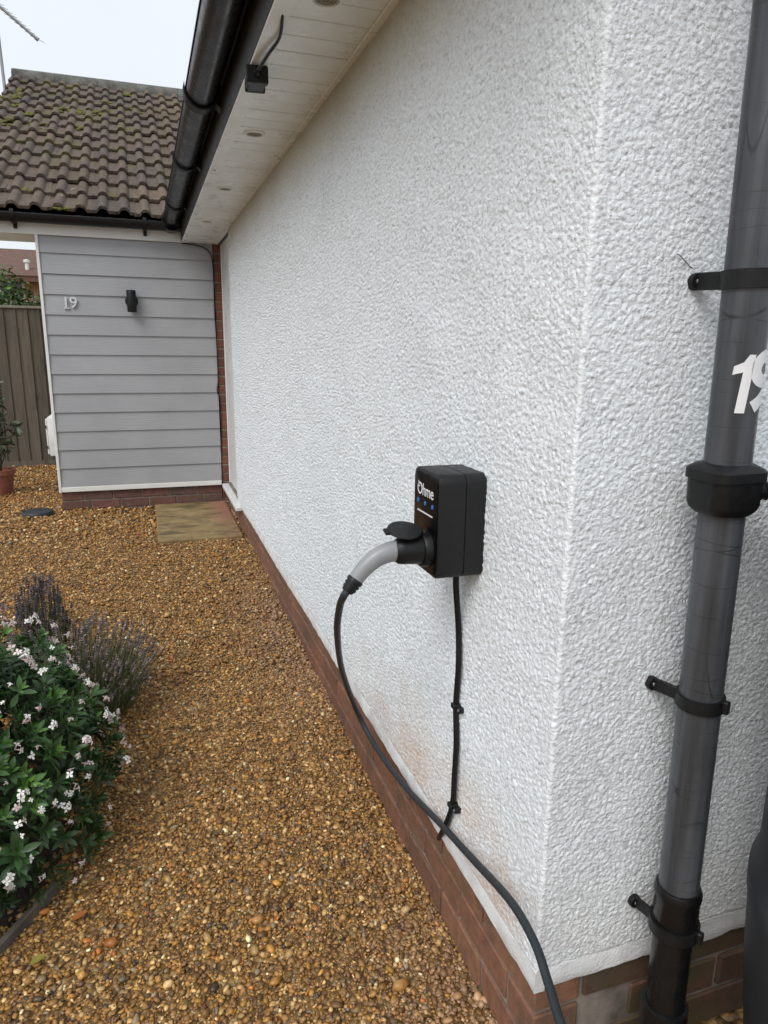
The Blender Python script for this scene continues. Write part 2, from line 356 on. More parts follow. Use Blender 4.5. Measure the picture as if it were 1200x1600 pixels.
MAT['grip'] = plain('grey_plug_handle', (0.26, 0.27, 0.285), 0.36, 0.06, 50, 0.1, 500)
MAT['cable'] = plain('charcoal_cable_sheath', (0.026, 0.032, 0.037), 0.5, 0.12, 40, 0.05, 400, 0.3)
MAT['print'] = plain('white_print', (0.75, 0.76, 0.77), 0.5, 0.03, 50)
MAT['sticker'] = plain('white_vinyl', (0.72, 0.73, 0.75), 0.4, 0.05, 40)
MAT['digit'] = plain('silver_digit', (0.62, 0.64, 0.66), 0.35, 0.08, 40)
q = NB('blue_led'); q.base((0.01, 0.05, 0.12)); q.b.inputs['Emission Color'].default_value = (0.02, 0.22, 0.75, 1); q.b.inputs['Emission Strength'].default_value = 0.25; MAT['led'] = q.m
MAT['screw'] = plain('steel_screw', (0.45, 0.45, 0.45), 0.35, 0.1, 100, metal=0.9)
MAT['pipe'] = mk_pipe()
MAT['blkpipe'] = plain('glossy_black_pipe', (0.007, 0.007, 0.008), 0.28, 0.25, 20, 0.1, 60, 0.35)
MAT['tile'] = mk_tile()
MAT['ridge'] = plain('grey_ridge_tile', (0.125, 0.125, 0.112), 0.8, 0.5, 7, 0.5, 120)
MAT['moss'] = plain('yellow_moss', (0.115, 0.112, 0.022), 0.95, 0.35, 60, 0.8, 260)
MAT['ground'] = mk_ground()
MAT['pebble'] = mk_attr('pebbles', 0.42, 0.16, 170, 0.5)
MAT['leaf'] = mk_attr('leaves', 0.38, 0.12, 120, 0.45)
MAT['petal'] = mk_attr('petals', 0.6, 0.05, 100, 0.3)
MAT['lav'] = mk_attr('lavender', 0.8, 0.12, 120, 0.2)
MAT['bark'] = plain('bark', (0.07, 0.055, 0.04), 0.9, 0.3, 60, 0.6, 120)
MAT['fence'] = mk_wood('weathered_fence_wood', (0.060, 0.050, 0.037), (0.125, 0.105, 0.078))
MAT['edge'] = mk_wood('grey_edging_wood', (0.07, 0.06, 0.05), (0.17, 0.15, 0.125), (4, 4, 4), knots=False)
MAT['slab'] = mk_slab()
MAT['butt'] = mk_butt()
MAT['terracotta'] = plain('terracotta', (0.20, 0.065, 0.040), 0.75, 0.2, 14, 0.3, 90)
MAT['soil'] = plain('dark_soil', (0.035, 0.025, 0.017), 0.95, 0.4, 40, 0.8, 90)
MAT['alu'] = plain('aerial_aluminium', (0.30, 0.31, 0.33), 0.45, 0.1, 20, metal=0.6)
MAT['nroof'] = plain('neighbour_tile', (0.13, 0.068, 0.050), 0.85, 0.3, 9)
MAT['nwall'] = plain('neighbour_buff_brick', (0.32, 0.20, 0.10), 0.85, 0.2, 6)
MAT['nglass'] = plain('neighbour_glass', (0.06, 0.07, 0.08), 0.1, 0.1, 2)
MAT['meter'] = plain('white_meter_box', (0.66, 0.67, 0.66), 0.45, 0.05, 8)
MAT['cover'] = plain('dark_grey_cover', (0.028, 0.034, 0.040), 0.5, 0.3, 25, 0.4, 120)

# ------------------------------------------------------------------ ground and gravel
def sstep(a, b, t):
    t = np.clip((t - a) / (b - a), 0, 1); return t * t * (3 - 2 * t)
def gz(x, y):
    base = -0.012 + 0.067 * sstep(0.8, 5.2, y)
    und = 0.006 * np.sin(x * 5.1 + 1.3) * np.cos(y * 3.7) + 0.004 * np.sin(x * 11.0 + y * 8.3)
    return base + und * (np.abs(x) < 4)
xs = np.concatenate([[-160, -60, -25, -12, -6], np.arange(-3, 3.01, 0.06), [6, 12, 25, 60, 160]])
ys = np.concatenate([[-160, -60, -20, -8, -4], np.arange(-2, 10.01, 0.06), [14, 20, 35, 80, 160]])
GX, GY = np.meshgrid(xs, ys, indexing='ij'); GZ = gz(GX, GY)
idx = np.arange(GX.size).reshape(GX.shape)
F = np.stack([idx[:-1, :-1], idx[1:, :-1], idx[1:, 1:], idx[:-1, 1:]], -1).reshape(-1, 4)
tag(fast_mesh('ground', np.stack([GX, GY, GZ], -1).reshape(-1, 3), F, MAT['ground'], None, True), 'golden brown gravel ground beside the house', kind='structure')

def ico_arrays(sub):
    bm = bmesh.new(); bmesh.ops.create_icosphere(bm, subdivisions=sub, radius=1.0); bm.verts.ensure_lookup_table()
    V = np.array([v.co[:] for v in bm.verts]); F_ = np.array([[v.index for v in f.verts] for f in bm.faces]); bm.free(); return V, F_
OCT = (np.array([[1, 0, 0], [-1, 0, 0], [0, 1, 0], [0, -1, 0], [0, 0, 1], [0, 0, -1.]]),
       np.array([[0, 2, 4], [2, 1, 4], [1, 3, 4], [3, 0, 4], [2, 0, 5], [1, 2, 5], [3, 1, 5], [0, 3, 5]]))
PAL = np.array([(0.24, 0.145, 0.058), (0.27, 0.155, 0.042), (0.17, 0.098, 0.040), (0.11, 0.062, 0.028), (0.43, 0.33, 0.205), (0.33, 0.235, 0.12),
                (0.17, 0.15, 0.13), (0.055, 0.045, 0.04), (0.31, 0.13, 0.035), (0.62, 0.56, 0.47), (0.20, 0.12, 0.05)])
PAL = np.minimum(PAL * np.array([[1.38, 1.18, 0.82]]), 0.74)
PW = np.array([18, 13, 20, 17, 7.5, 12, 5, 4, 2.5, 1.3, 14.]); PW /= PW.sum()
def rot_mats(n, flat):
    a = RNG.uniform(0, 2 * np.pi, n); t = RNG.normal(0, flat, n); p = RNG.normal(0, flat, n)
    ca, sa, ct, st, cp, sp = np.cos(a), np.sin(a), np.cos(t), np.sin(t), np.cos(p), np.sin(p)
    z = np.zeros(n); o = np.ones(n)
    Rz = np.stack([ca, -sa, z, sa, ca, z, z, z, o], -1).reshape(-1, 3, 3)
    Rx = np.stack([o, z, z, z, ct, -st, z, st, ct], -1).reshape(-1, 3, 3)
    Ry = np.stack([cp, z, sp, z, o, z, -sp, z, cp], -1).reshape(-1, 3, 3)
    return Rz @ Rx @ Ry
def pebbles(name, proto, X0, X1, Y0, Y1, dens, r0, jit, label, keep=None):
    V, F_ = proto; n = int((X1 - X0) * (Y1 - Y0) * dens)
    x = RNG.uniform(X0, X1, n); y = RNG.uniform(Y0, Y1, n)
    if keep is not None: k = keep(x, y); x, y = x[k], y[k]
    n = len(x); r = r0 * np.exp(RNG.normal(0, 0.33, n)) * np.where(RNG.random(n) < 0.02, 1.5, 1.0)
    s = np.stack([r * RNG.uniform(0.95, 1.5, n), r * RNG.uniform(0.7, 1.05, n), r * RNG.uniform(0.42, 0.75, n)], -1)
    P = V[None] * (1 + RNG.uniform(-jit, jit, (n, len(V), 1))) * s[:, None, :]
    P = np.einsum('nij,nkj->nki', rot_mats(n, 0.38), P)
    z = gz(x, y) + r * RNG.uniform(-0.25, 0.85, n)
    P += np.stack([x, y, z], -1)[:, None, :]
    c = PAL[RNG.choice(len(PAL), n, p=PW)] * np.exp(RNG.normal(0, 0.22, (n, 1)))
    # paler, pinker crushed brick dust on the stones close to the plinth
    near = np.exp(-((0.60 - x) / 0.20).clip(0) ** 2) * (0.55 + 0.45 * np.sin(y * 2.3 + 0.4)) * (RNG.random(n) < 0.75)
    near = near[:, None].clip(0, 1) * 0.7
    c = c * (1 - near) + (np.array([[0.36, 0.235, 0.165]]) * np.exp(RNG.normal(0, 0.25, (n, 1)))) * near
    Fa = (F_[None] + (np.arange(n) * len(V))[:, None, None]).reshape(-1, 3)
    o = fast_mesh(name, P.reshape(-1, 3), Fa, MAT['pebble'], None, True, np.repeat(c, len(V), 0))
    return tag(o, label, 'gravel', kind='stuff')
ICO1, ICO2 = ico_arrays(1), ico_arrays(2)
in_house = lambda x, y: ~(((x > 0.630) & (y > 0.925)) | ((x > -0.70) & (y > 6.1)))
keep_slab = lambda x, y: in_house(x, y) & ~((x > 0.03) & (x < 0.597) & (y > 4.88) & (y < 6.05))
pebbles('gravel', ICO1, -0.50, 1.0, 0.80, 1.32, 20000, 0.0044, 0.22, 'rounded golden brown gravel close to the house corner', in_house)
pebbles('gravel', ICO1, -0.75, 0.63, 1.32, 2.8, 18500, 0.0046, 0.26, 'golden brown gravel along the middle of the plinth', in_house)
pebbles('gravel', OCT, -1.10, 0.63, 2.8, 5.1, 11500, 0.0062, 0.25, 'golden brown gravel between the lavender and the paving slab', keep_slab)
pebbles('gravel', OCT, -1.75, 0.63, 5.1, 8.5, 4600, 0.0095, 0.25, 'golden brown gravel in front of the wooden fence', keep_slab)

# ------------------------------------------------------------------ the bungalow
ZS = 0.787 + H                       # soffit underside
house = empty('bungalow', (0.62, 6.0, 0.0), 'white roughcast bungalow with brown tiled side wing and grey boarded front', 'house')
# --- roughcast wall: one continuous skin wrapped round the near corner
def field(n, m, lo, hi, seed):
    g = np.random.default_rng(seed).normal(size=(n, m)); f = np.fft.rfft2(g)
    kx = np.fft.fftfreq(n)[:, None]; ky = np.fft.rfftfreq(m)[None]; k = np.hypot(kx, ky)
    f *= np.exp(-(k / hi) ** 2) * (1 - np.exp(-(k / lo) ** 2)); r = np.fft.irfft2(f, s=(n, m)); return r / r.std()
PX = 0.002
N1 = field(2048, 1024, 0.10, 0.27, 1); N2 = field(2048, 1024, 0.02, 0.06, 2); N3 = field(2048, 1024, 0.003, 0.010, 3)
HT = np.clip(N1, -2.4, 0.75) + 0.12 * N2
HT = (HT - HT.mean()) / HT.std()
def samp(Fd, s, z):
    a = (s / PX) % Fd.shape[0]; b = (z / PX) % Fd.shape[1]
    i = a.astype(int); j = b.astype(int); u = a - i; v = b - j; i1 = (i + 1) % Fd.shape[0]; j1 = (j + 1) % Fd.shape[1]
    return (Fd[i, j] * (1 - u) + Fd[i1, j] * u) * (1 - v) + (Fd[i, j1] * (1 - u) + Fd[i1, j1] * u) * v
XW, YW, YEND = 0.62, 0.915, 5.285
cr = 0.0045
left = [0.0]                                    # arc position along left face measured from the corner
while YW + left[-1] < YEND: left.append(left[-1] + 0.0028 * max(1.0, (YW + left[-1]) / 0.95))
left = np.array(left) * (YEND - YW) / left[-1]
right = np.concatenate([np.arange(0, 0.50, 0.0028), np.geomspace(0.50, 3.77, 170)])
za = np.arange(0.272, ZS + 0.02, 0.0030)
s_all = np.concatenate([-(left[::-1]) - cr * 0.785, cr * np.linspace(-0.62, 0.62, 9), right + cr * 0.785])
bx = np.empty_like(s_all); by = np.empty_like(s_all); nx = np.empty_like(s_all); ny = np.empty_like(s_all)
for k, s in enumerate(s_all):
    if s < -cr * 0.785: bx[k], by[k], nx[k], ny[k] = XW, YW + cr + (-s - cr * 0.785), -1, 0
    elif s > cr * 0.785: bx[k], by[k], nx[k], ny[k] = XW + cr + (s - cr * 0.785), YW, 0, -1
    else:
        a = math.pi + (s / cr + 0.785); nx[k], ny[k] = math.cos(a), math.sin(a); bx[k], by[k] = XW + cr + cr * nx[k], YW + cr + cr * ny[k]
S, Z = np.meshgrid(s_all, za, indexing='ij')
hgt = (0.45 + 0.55 * np.clip((np.abs(s_all) - 0.008) / 0.012, 0, 1))[:, None] * np.where(s_all > 0, 0.00072, 0.00092)[:, None] * (1 + 0.45 * np.clip(by - 1.0, 0, 3))[:, None] * samp(HT, S + 8, Z) + 0.0009 * samp(N3, S + 8, Z)
edge = np.minimum(1, (Z - za[0]) / 0.012); hgt = hgt * edge + 0.0025 * edge
Vw = np.stack([bx[:, None] + nx[:, None] * hgt, by[:, None] + ny[:, None] * hgt, Z], -1).reshape(-1, 3)
idx = np.arange(S.size).reshape(S.shape)
Fw = np.stack([idx[:-1, :-1], idx[1:, :-1], idx[1:, 1:], idx[:-1, 1:]], -1).reshape(-1, 4)
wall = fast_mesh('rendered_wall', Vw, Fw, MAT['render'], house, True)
wall['label'] = 'white roughcast rendered wall wrapped round the corner'
# inner core, gable above and hidden walls
bm = bmesh.new()
add_box(bm, XW + 0.012, 4.39, YW + 0.012, YEND - 0.002, 0.24, ZS + 0.03)
bm_obj('wall_core', bm, MAT['band'], house)
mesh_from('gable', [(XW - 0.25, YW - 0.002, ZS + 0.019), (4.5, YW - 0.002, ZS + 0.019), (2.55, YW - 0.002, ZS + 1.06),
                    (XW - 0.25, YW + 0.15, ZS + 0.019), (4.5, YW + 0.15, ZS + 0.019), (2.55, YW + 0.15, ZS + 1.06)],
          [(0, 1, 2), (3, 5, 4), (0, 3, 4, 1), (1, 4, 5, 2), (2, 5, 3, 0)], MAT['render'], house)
# smooth bellcast band below the roughcast
def band(p0, p1, nrm, zf, seed):
    r = random.Random(seed); L_ = (p1 - p0).length; n = int(L_ / 0.022); bm = bmesh.new(); rows = []
    for i in range(n + 1):
        c = p0.lerp(p1, i / n); zb = zf(i / n * L_) + r.uniform(-.0022, .0022); o1 = 0.0032 + r.uniform(-.0010, .0010); o2 = 0.0022 + r.uniform(-.0008, .0008)
        rows.append([bm.verts.new(c + nrm * o + Vector((0, 0, z))) for o, z in ((-0.02, zb), (o1 - .002, zb), (o1, zb + .004), (o2, 0.25), (o2 - .001, 0.272 + r.uniform(0, .004)), (-0.004, 0.282), (-0.02, 0.282))])
    for a, b in zip(rows, rows[1:]):
        for k in range(7): bm.faces.new((a[k], a[(k + 1) % 7], b[(k + 1) % 7], b[k]))
    bm.faces.new(rows[0]); bm.faces.new(rows[-1][::-1]); bmesh.ops.recalc_face_normals(bm, faces=bm.faces[:])
    return bm_obj('bellcast_band', bm, MAT['band'], house, True, 30)
band(Vector((XW, YW - 0.0035, 0)), Vector((XW, YEND, 0)), Vector((-1, 0, 0)), lambda t: 0.229 + 0.003 * math.sin(t * 4.1), 1)
band(Vector((XW + 0.0005, YW, 0)), Vector((4.39, YW, 0)), Vector((0, -1, 0)), lambda t: 0.231 if t < 0.285 else (0.222 if t < 0.455 else 0.227), 2)

# --- brick plinths: every brick a part
def brick_mesh(l, h, d, seed, bev=0.004, wob=0.0015):
    r = random.Random(seed); bm = bmesh.new(); add_box(bm, -l / 2, l / 2, -d / 2, d / 2, -h / 2, h / 2, bev)
    for v in bm.verts: v.co += Vector((r.uniform(-wob, wob), r.uniform(-wob, wob), r.uniform(-wob, wob)))
    me = bpy.data.meshes.new('brick'); bm.to_mesh(me); bm.free(); return me
BR = {}
def brick(parent, mat, x, y, z, l, h, d, along, rz=0.0):
    key = (round(l, 3), round(h, 3), round(d, 3), mat.name, random.randrange(3))
    if key not in BR: BR[key] = brick_mesh(l, h, d, len(BR)); BR[key].materials.append(mat)
    o = bpy.data.objects.new('brick', BR[key]); o.location = (x, y, z)
    o.rotation_euler = (random.uniform(-.004, .004), random.uniform(-.004, .004), (math.pi / 2 if along == 'y' else 0) + random.uniform(-.004, .004))
    return place(o, parent)
pl = empty('brick_plinth', (XW, YW, 0)); pl.parent = house; pl.location -= house.location
XB, YB = XW + 0.006, YW + 0.006
courses = [0.163 - 0.086 * k for k in range(-1, 3)]     # z of joint centres
bm = bmesh.new(); add_box(bm, XB + 0.0075, 4.38, YB + 0.0075, YEND + 0.8, -0.15, 0.243); bm_obj('mortar_bed', bm, MAT['dkmortar'], pl)
for ci in range(4):
    zt = 0.163 + 0.086 - 0.086 * ci - (0.006 if ci else 0.012); zb = 0.163 - 0.086 * ci + 0.005
    if ci == 0: zt = 0.232
    h = zt - zb; zc = (zt + zb) / 2
    if zb < -0.10: zb = -0.10
    # left face: corner brick is header/stretcher alternately
    y = YB; first = 0.215 if ci % 2 == 0 else 0.1025
    while y < YEND + 0.05:
        l = first; first = 0.215
        brick(pl, MAT['brick'], XB + 0.05 + random.uniform(0, .002), y + l / 2, zc, l, h, 0.1, 'y'); y += l + 0.010
    x = XB + (0.1025 if ci % 2 == 0 else 0.215) + 0.010
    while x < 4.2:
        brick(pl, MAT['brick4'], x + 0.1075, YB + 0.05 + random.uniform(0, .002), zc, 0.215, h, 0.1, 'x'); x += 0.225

# --- door and sill at the far end of the long wall
door = empty('front_door', (XW, 5.7, 0)); door.parent = house; door.location -= house.location
YD0, YD1 = YEND + 0.002, 6.085
box('door_frame', (XW + 0.020, XW + 0.08, YD0, YD0 + 0.075, 0.232, ZS + 0.003), MAT['door'], door, 0.004)
box('door_leaf', (XW + 0.030, XW + 0.075, YD0 + 0.077, YD1 - 0.03, 0.25, ZS + 0.003), MAT['door'], door, 0.004)
box('door_frame', (XW + 0.024, XW + 0.08, YD1 - 0.028, YD1, 0.232, ZS + 0.003), MAT['door'], door, 0.004)
box('door_sill', (XW - 0.038, XW + 0.06, 5.12, YD1 - 0.004, 0.196, 0.230), MAT['door'], door, 0.006)

# --- side wing: boards, plinth, brick pier
YF = 6.11; XL, XR = -0.700, 0.583
wing = empty('boarded_front', (-0.05, YF, 0)); wing.parent = house; wing.location -= house.location
box('wall_core', (XL + 0.02, 2.3, YF + 0.03, 9.4, -0.1, ZS + 0.13), MAT['band'], wing)
for k in range(13):
    zb = 0.26 + 0.15 * k; zt = min(zb + 0.172, ZS + 0.02)
    bm = bmesh.new(); t0, t1 = 0.026, 0.016
    yb_, yt_ = YF - t0, YF - 0.0125 - 0.001
    P = [(XL + 0.012, yb_, zb), (XR, yb_, zb), (XR, yb_ + 0.011, zb), (XL + 0.012, yb_ + 0.011, zb),
         (XL + 0.012, yt_, zt), (XR, yt_, zt), (XR, yt_ + 0.011, zt), (XL + 0.012, yt_ + 0.011, zt)]
    vv = [bm.verts.new(p) for p in P]
    for f in ((0, 1, 5, 4), (3, 7, 6, 2), (0, 3, 2, 1), (4, 5, 6, 7), (0, 4, 7, 3), (1, 2, 6, 5)): bm.faces.new([vv[i] for i in f])
    bm_obj('cladding_board', bm, MAT['clad'], wing)
box('corner_trim', (XL - 0.010, XL + 0.011, YF - 0.034, YF + 0.05, 0.215, ZS + 0.004), MAT['upvc'], wing, 0.003)
box('starter_trim', (XL + 0.012, XR + 0.004, YF - 0.033, YF + 0.028, 0.218, 0.258), MAT['upvc'], wing, 0.003)
wp = empty('brick_plinth', (0, YF, 0)); wp.parent = house; wp.location -= house.location
box('mortar_bed', (XL + 0.012, XR + 0.02, YF + 0.006, YF + 0.03, -0.05, 0.216), MAT['mortar'], wp)
for ci in range(3):
    zc = 0.178 - 0.077 * ci; x = XL + 0.004; first = 0.215 if ci % 2 else 0.16
    while x < XR:
        l = min(first, XR + 0.01 - x); first = 0.215
        if l > 0.03: brick(wp, MAT['brick3'], x + l / 2, YF + 0.045 - 0.003, zc, l, 0.066, 0.09, 'x')
        x += l + 0.010
pier = empty('brick_pier', (0.62, YF, 0)); pier.parent = house; pier.location -= house.location
box('mortar_bed', (XR + 0.008, 0.72, YF - 0.012, YF + 0.028, 0.0, ZS + 0.002), MAT['mortar'], pier)
for k in range(30):
    zc = 0.492 + H - 0.005 - 0.0325 - 0.075 * (k - 4)
    if zc < -0.02 or zc > ZS - 0.02: continue
    if k % 2: brick(pier, MAT['brick2'], XR + 0.006 + 0.044, YF + 0.034, zc, 0.088, 0.0655, 0.1, 'x')
    else: brick(pier, MAT['brick2'], XR + 0.006 + 0.0512, YF + 0.0335, zc, 0.1025, 0.0655, 0.1, 'x')

# --- eaves of the long wall: soffit boards, edge trim, dark fascia, vents
XE = 0.342
eaves = empty('soffit', (0.48, 3.5, ZS)); eaves.parent = house; eaves.location -= house.location
y = 0.86
me_b = None
bm = bmesh.new(); add_box(bm, XE + 0.045, XW + 0.013, -0.0490, 0.0490, 0.0, 0.009, 0.0015)
add_box(bm, XE + 0.045, XW + 0.013, 0.0490, 0.0560, 0.0055, 0.0088)
me_b = bpy.data.meshes.new('soffit_board'); bm.to_mesh(me_b); bm.free(); me_b.materials.append(MAT['soffit'])
for k in range(51):
    o = bpy.data.objects.new('soffit_board', me_b); o.location = (0, 0.83 + 0.1045 * k, ZS + random.uniform(0, 0.0012)); place(o, eaves)
box('edge_trim', (XE + 0.002, XE + 0.052, 0.76, 6.072, ZS - 0.005, ZS + 0.006), MAT['soffit'], eaves, 0.002)
box('wall_trim', (XW - 0.022, XW + 0.004, 0.95, 6.08, ZS - 0.006, ZS - 0.0005), MAT['soffit'], eaves, 0.001)
for yy in (1.36, 2.42, 3.56, 4.75, 5.7):
    lathe('screw_cap', [(0.0, -0.004), (0.006, -0.0035), (0.0075, 0.0), (0.0075, 0.002)], T3(XE + 0.022, yy, ZS - 0.006), MAT['screw'], eaves, 10)
for yy in (1.80, 2.93, 3.95, 5.0):
    ve = lathe('soffit_vent', [(0.001, -0.0005), (0.031, -0.0005), (0.032, -0.006), (0.040, -0.004), (0.042, 0.004), (0.001, 0.004)], T3(0.455, yy, ZS - 0.001), MAT['soffit'], eaves, 24)
    bm = bmesh.new()
    for rr in (0.010, 0.017, 0.024):
        add_lathe(bm, [(rr, 0.001), (rr, -0.004), (rr + 0.0030, -0.004), (rr + 0.0030, 0.001)], T3(0.455, yy, ZS - 0.0015), 20)
    bm_obj('vent_ring', bm, MAT['ventring'], ve)
fas = box('fascia', (XE, XE + 0.018, 0.76, 6.07, ZS + 0.001, ZS + 0.175), MAT['dkfascia'], house, 0.002)
# main roof above (its tiles are hidden behind the gutter), near verge board
TP = math.tan(math.radians(28))
mesh_from('main_roof', [(0.27, 0.72, 0.955 + H), (2.55, 0.72, 0.955 + H + 2.28 * TP), (4.83, 0.72, 0.955 + H), (0.27, 9.0, 0.955 + H), (2.55, 9.0, 0.955 + H + 2.28 * TP), (4.83, 9.0, 0.955 + H),
           (0.27, 0.72, 0.985 + H), (2.55, 0.72, 0.985 + H + 2.28 * TP), (4.83, 0.72, 0.985 + H), (0.27, 9.0, 0.985 + H), (2.55, 9.0, 0.985 + H + 2.28 * TP), (4.83, 9.0, 0.985 + H)],
          [(0, 3, 4, 1), (1, 4, 5, 2), (6, 7, 10, 9), (7, 8, 11, 10), (0, 1, 7, 6), (1, 2, 8, 7), (3, 9, 10, 4), (4, 10, 11, 5), (0, 6, 9, 3), (2, 5, 11, 8)], MAT['tile'], house)
mesh_from('verge_board', [(0.34, 0.735, ZS), (2.55, 0.735, ZS + 2.2 * TP), (2.55, 0.735, ZS + 2.2 * TP + 0.15), (0.34, 0.735, ZS + 0.15),
           (0.34, 0.755, ZS), (2.55, 0.755, ZS + 2.2 * TP), (2.55, 0.755, ZS + 2.2 * TP + 0.15), (0.34, 0.755, ZS + 0.15)],
          [(0, 1, 2, 3), (4, 7, 6, 5), (0, 4, 5, 1), (3, 2, 6, 7), (0, 3, 7, 4), (1, 5, 6, 2)], MAT['upvc'], house)

# --- wing eaves and tiled roof
box('fascia', (-1.20, XE + 0.016, 6.073, 6.082, ZS - 0.004, ZS + 0.145), MAT['upvc'], house, 0.002)
box('soffit_panel', (-1.19, XL - 0.012, 6.084, 6.60, ZS, ZS + 0.012), MAT['soffit'], house)
box('verge_underside', (-1.19, -1.165, 6.61, 6.62, ZS, ZS + 0.3), MAT['upvc'], house)
roof = empty('tiled_roof', (-0.4, 6.0, 0.93 + H)); roof.parent = house; roof.location -= house.location
PITCH = math.radians(28); GA = 0.325; TW = 0.3046; NR = 13
U = Vector((0, math.cos(PITCH), math.sin(PITCH))); Nn = Vector((0, -math.sin(PITCH), math.cos(PITCH)))
E0 = Vector((0, 5.985, 0.905 + H))
def tile_mesh(seed):
    r = random.Random(seed); prof = []
    npt = 40
    for i in range(npt + 1):
        x = -0.006 + (TW + 0.012) * i / npt; u = (x / (TW / 2)) % 1.0; d = abs(u - 0.5) * (TW / 2)
        rr = 0.037
        prof.append((x, 0.034 * math.sqrt(max(0.0, 1 - (d / rr) ** 2)) if d < rr else 0.0))
    V, Fc = [], []; L = 0.415; ns = 3; th = 0.024
    for j in range(ns + 1):
        t = j / ns
        for top in (0, 1):
            for x, hh in prof:
                wob = r.uniform(-0.0012, 0.0012)
                V.append((x, t * L + (r.uniform(-0.004, 0.004) if j == 0 else 0), hh + (th if top else 0.0) + 0.036 * (1 - t) + wob))
    n = len(prof)
    def vid(j, top, i): return (j * 2 + top) * n + i
    for j in range(ns):
        for i in range(n - 1):
            Fc.append((vid(j, 1, i), vid(j, 1, i + 1), vid(j + 1, 1, i + 1), vid(j + 1, 1, i)))
            Fc.append((vid(j, 0, i), vid(j + 1, 0, i), vid(j + 1, 0, i + 1), vid(j, 0, i + 1)))
        Fc.append((vid(j, 0, 0), vid(j, 1, 0), vid(j + 1, 1, 0), vid(j + 1, 0, 0)))
        Fc.append((vid(j, 0, n - 1), vid(j + 1, 0, n - 1), vid(j + 1, 1, n - 1), vid(j, 1, n - 1)))
    for i in range(n - 1):
        Fc.append((vid(0, 0, i), vid(0, 0, i + 1), vid(0, 1, i + 1), vid(0, 1, i)))
        Fc.append((vid(ns, 0, i), vid(ns, 1, i), vid(ns, 1, i + 1), vid(ns, 0, i + 1)))
    me = bpy.data.meshes.new('roof_tile'); me.from_pydata(V, [], Fc); me.materials.append(MAT['tile'])
    me.shade_smooth(); me.set_sharp_from_angle(angle=math.radians(40)); return me
TM = [tile_mesh(k) for k in range(5)]
Rm = frame(Vector((0, 0, 0)), Vector((1, 0, 0)), U, Nn)
x00 = -0.826 - TW / 4 - TW                    # left edge of the first column so that rolls fall where they stand
for rrow in range(NR):
    for cidx in range(0, 9):
        x = x00 + cidx * TW
        if x > 0.20 + 0.30 * rrow: continue
        p = E0 + U * (GA * rrow + random.uniform(-.006, .006)) + Vector((x, 0, 0)) + Nn * random.uniform(0, 0.006)
        o = bpy.data.objects.new('roof_tile', TM[random.randrange(5)])
        o.matrix_world = Matrix.Translation(p + Vector((random.uniform(-.002, .002), 0, 0))) @ Rm @ Matrix.Rotation(random.uniform(-.014, .014), 4, 'Z') @ Matrix.Rotation(random.uniform(-.010, .010), 4, 'X')
        o.location = p; place(o, roof)
# ridge tiles with mortar bedding
RG = E0 + U * (GA * NR + 0.01)
me_r = None
for k in range(7):
    bm = bmesh.new(); n = 10; l = 0.447; x0 = -1.205 + 0.45 * k; secs = []
    for xx in (x0, x0 + l):
        o_ = []; 
        for i in range(n + 1):
            a = math.radians(-20 + 220 * i / n); o_.append(Vector((xx, RG.y + 0.05 + 0.125 * math.cos(a), RG.z + 0.015 + 0.115 * math.sin(a))))
        for i in range(n, -1, -1):
            a = math.radians(-20 + 220 * i / n); o_.append(Vector((xx, RG.y + 0.05 + 0.105 * math.cos(a), RG.z + 0.015 + 0.095 * math.sin(a))))
        secs.append(o_)
    add_loft(bm, secs); bm_obj('ridge_tile', bm, MAT['ridge'], roof, True, 40)
box('ridge_bedding', (-1.19, 1.95, RG.y - 0.06, RG.y + 0.16, RG.z - 0.06, RG.z + 0.03), MAT['mortar'], roof)
# back slope and verge board, simple sheets
mesh_from('back_slope', [(-1.19, RG.y + 0.05, RG.z - 0.02), (1.95, RG.y + 0.05, RG.z - 0.02), (1.95, RG.y + 3.8, RG.z - 2.0), (-1.19, RG.y + 3.8, RG.z - 2.0),
                         (-1.19, RG.y + 0.05, RG.z + 0.02), (1.95, RG.y + 0.05, RG.z + 0.02), (1.95, RG.y + 3.8, RG.z - 1.96), (-1.19, RG.y + 3.8, RG.z - 1.96)],
          [(0, 1, 2, 3), (4, 7, 6, 5), (0, 4, 5, 1), (2, 6, 7, 3), (0, 3, 7, 4), (1, 5, 6, 2)], MAT['tile'], roof)
bm = bmesh.new()
for t0, t1, s0, s1 in ((0.0, GA * NR, -0.055, -0.012),):
    P = [E0 + U * t0 + Nn * s0, E0 + U * t1 + Nn * s0, E0 + U * t1 + Nn * s1, E0 + U * t0 + Nn * s1]
    for x_a, x_b in ((-1.19, -1.165),):
        a = [bm.verts.new((x_a, p.y, p.z)) for p in P]; b = [bm.verts.new((x_b, p.y, p.z)) for p in P]
        bm.faces.new(a); bm.faces.new(b[::-1])
        for i in range(4): bm.faces.new((a[i], b[i], b[(i + 1) % 4], a[(i + 1) % 4]))
bmesh.ops.recalc_face_normals(bm, faces=bm.faces[:]); bm_obj('verge_board', bm, MAT['mortar'], roof)
# roof deck below the tiles (so no light leaks between them)
Pd = [E0 - Nn * 0.012 + Vector((0, 0, 0)), E0 + U * (GA * NR) - Nn * 0.012]
mesh_from('roof_deck', [(-1.16, Pd[0].y + .03, Pd[0].z), (2.0, Pd[0].y + .03, Pd[0].z), (2.0, Pd[1].y, Pd[1].z - .02), (-1.16, Pd[1].y, Pd[1].z - .02)], [(0, 1, 2, 3)], MAT['dkfascia'], roof)
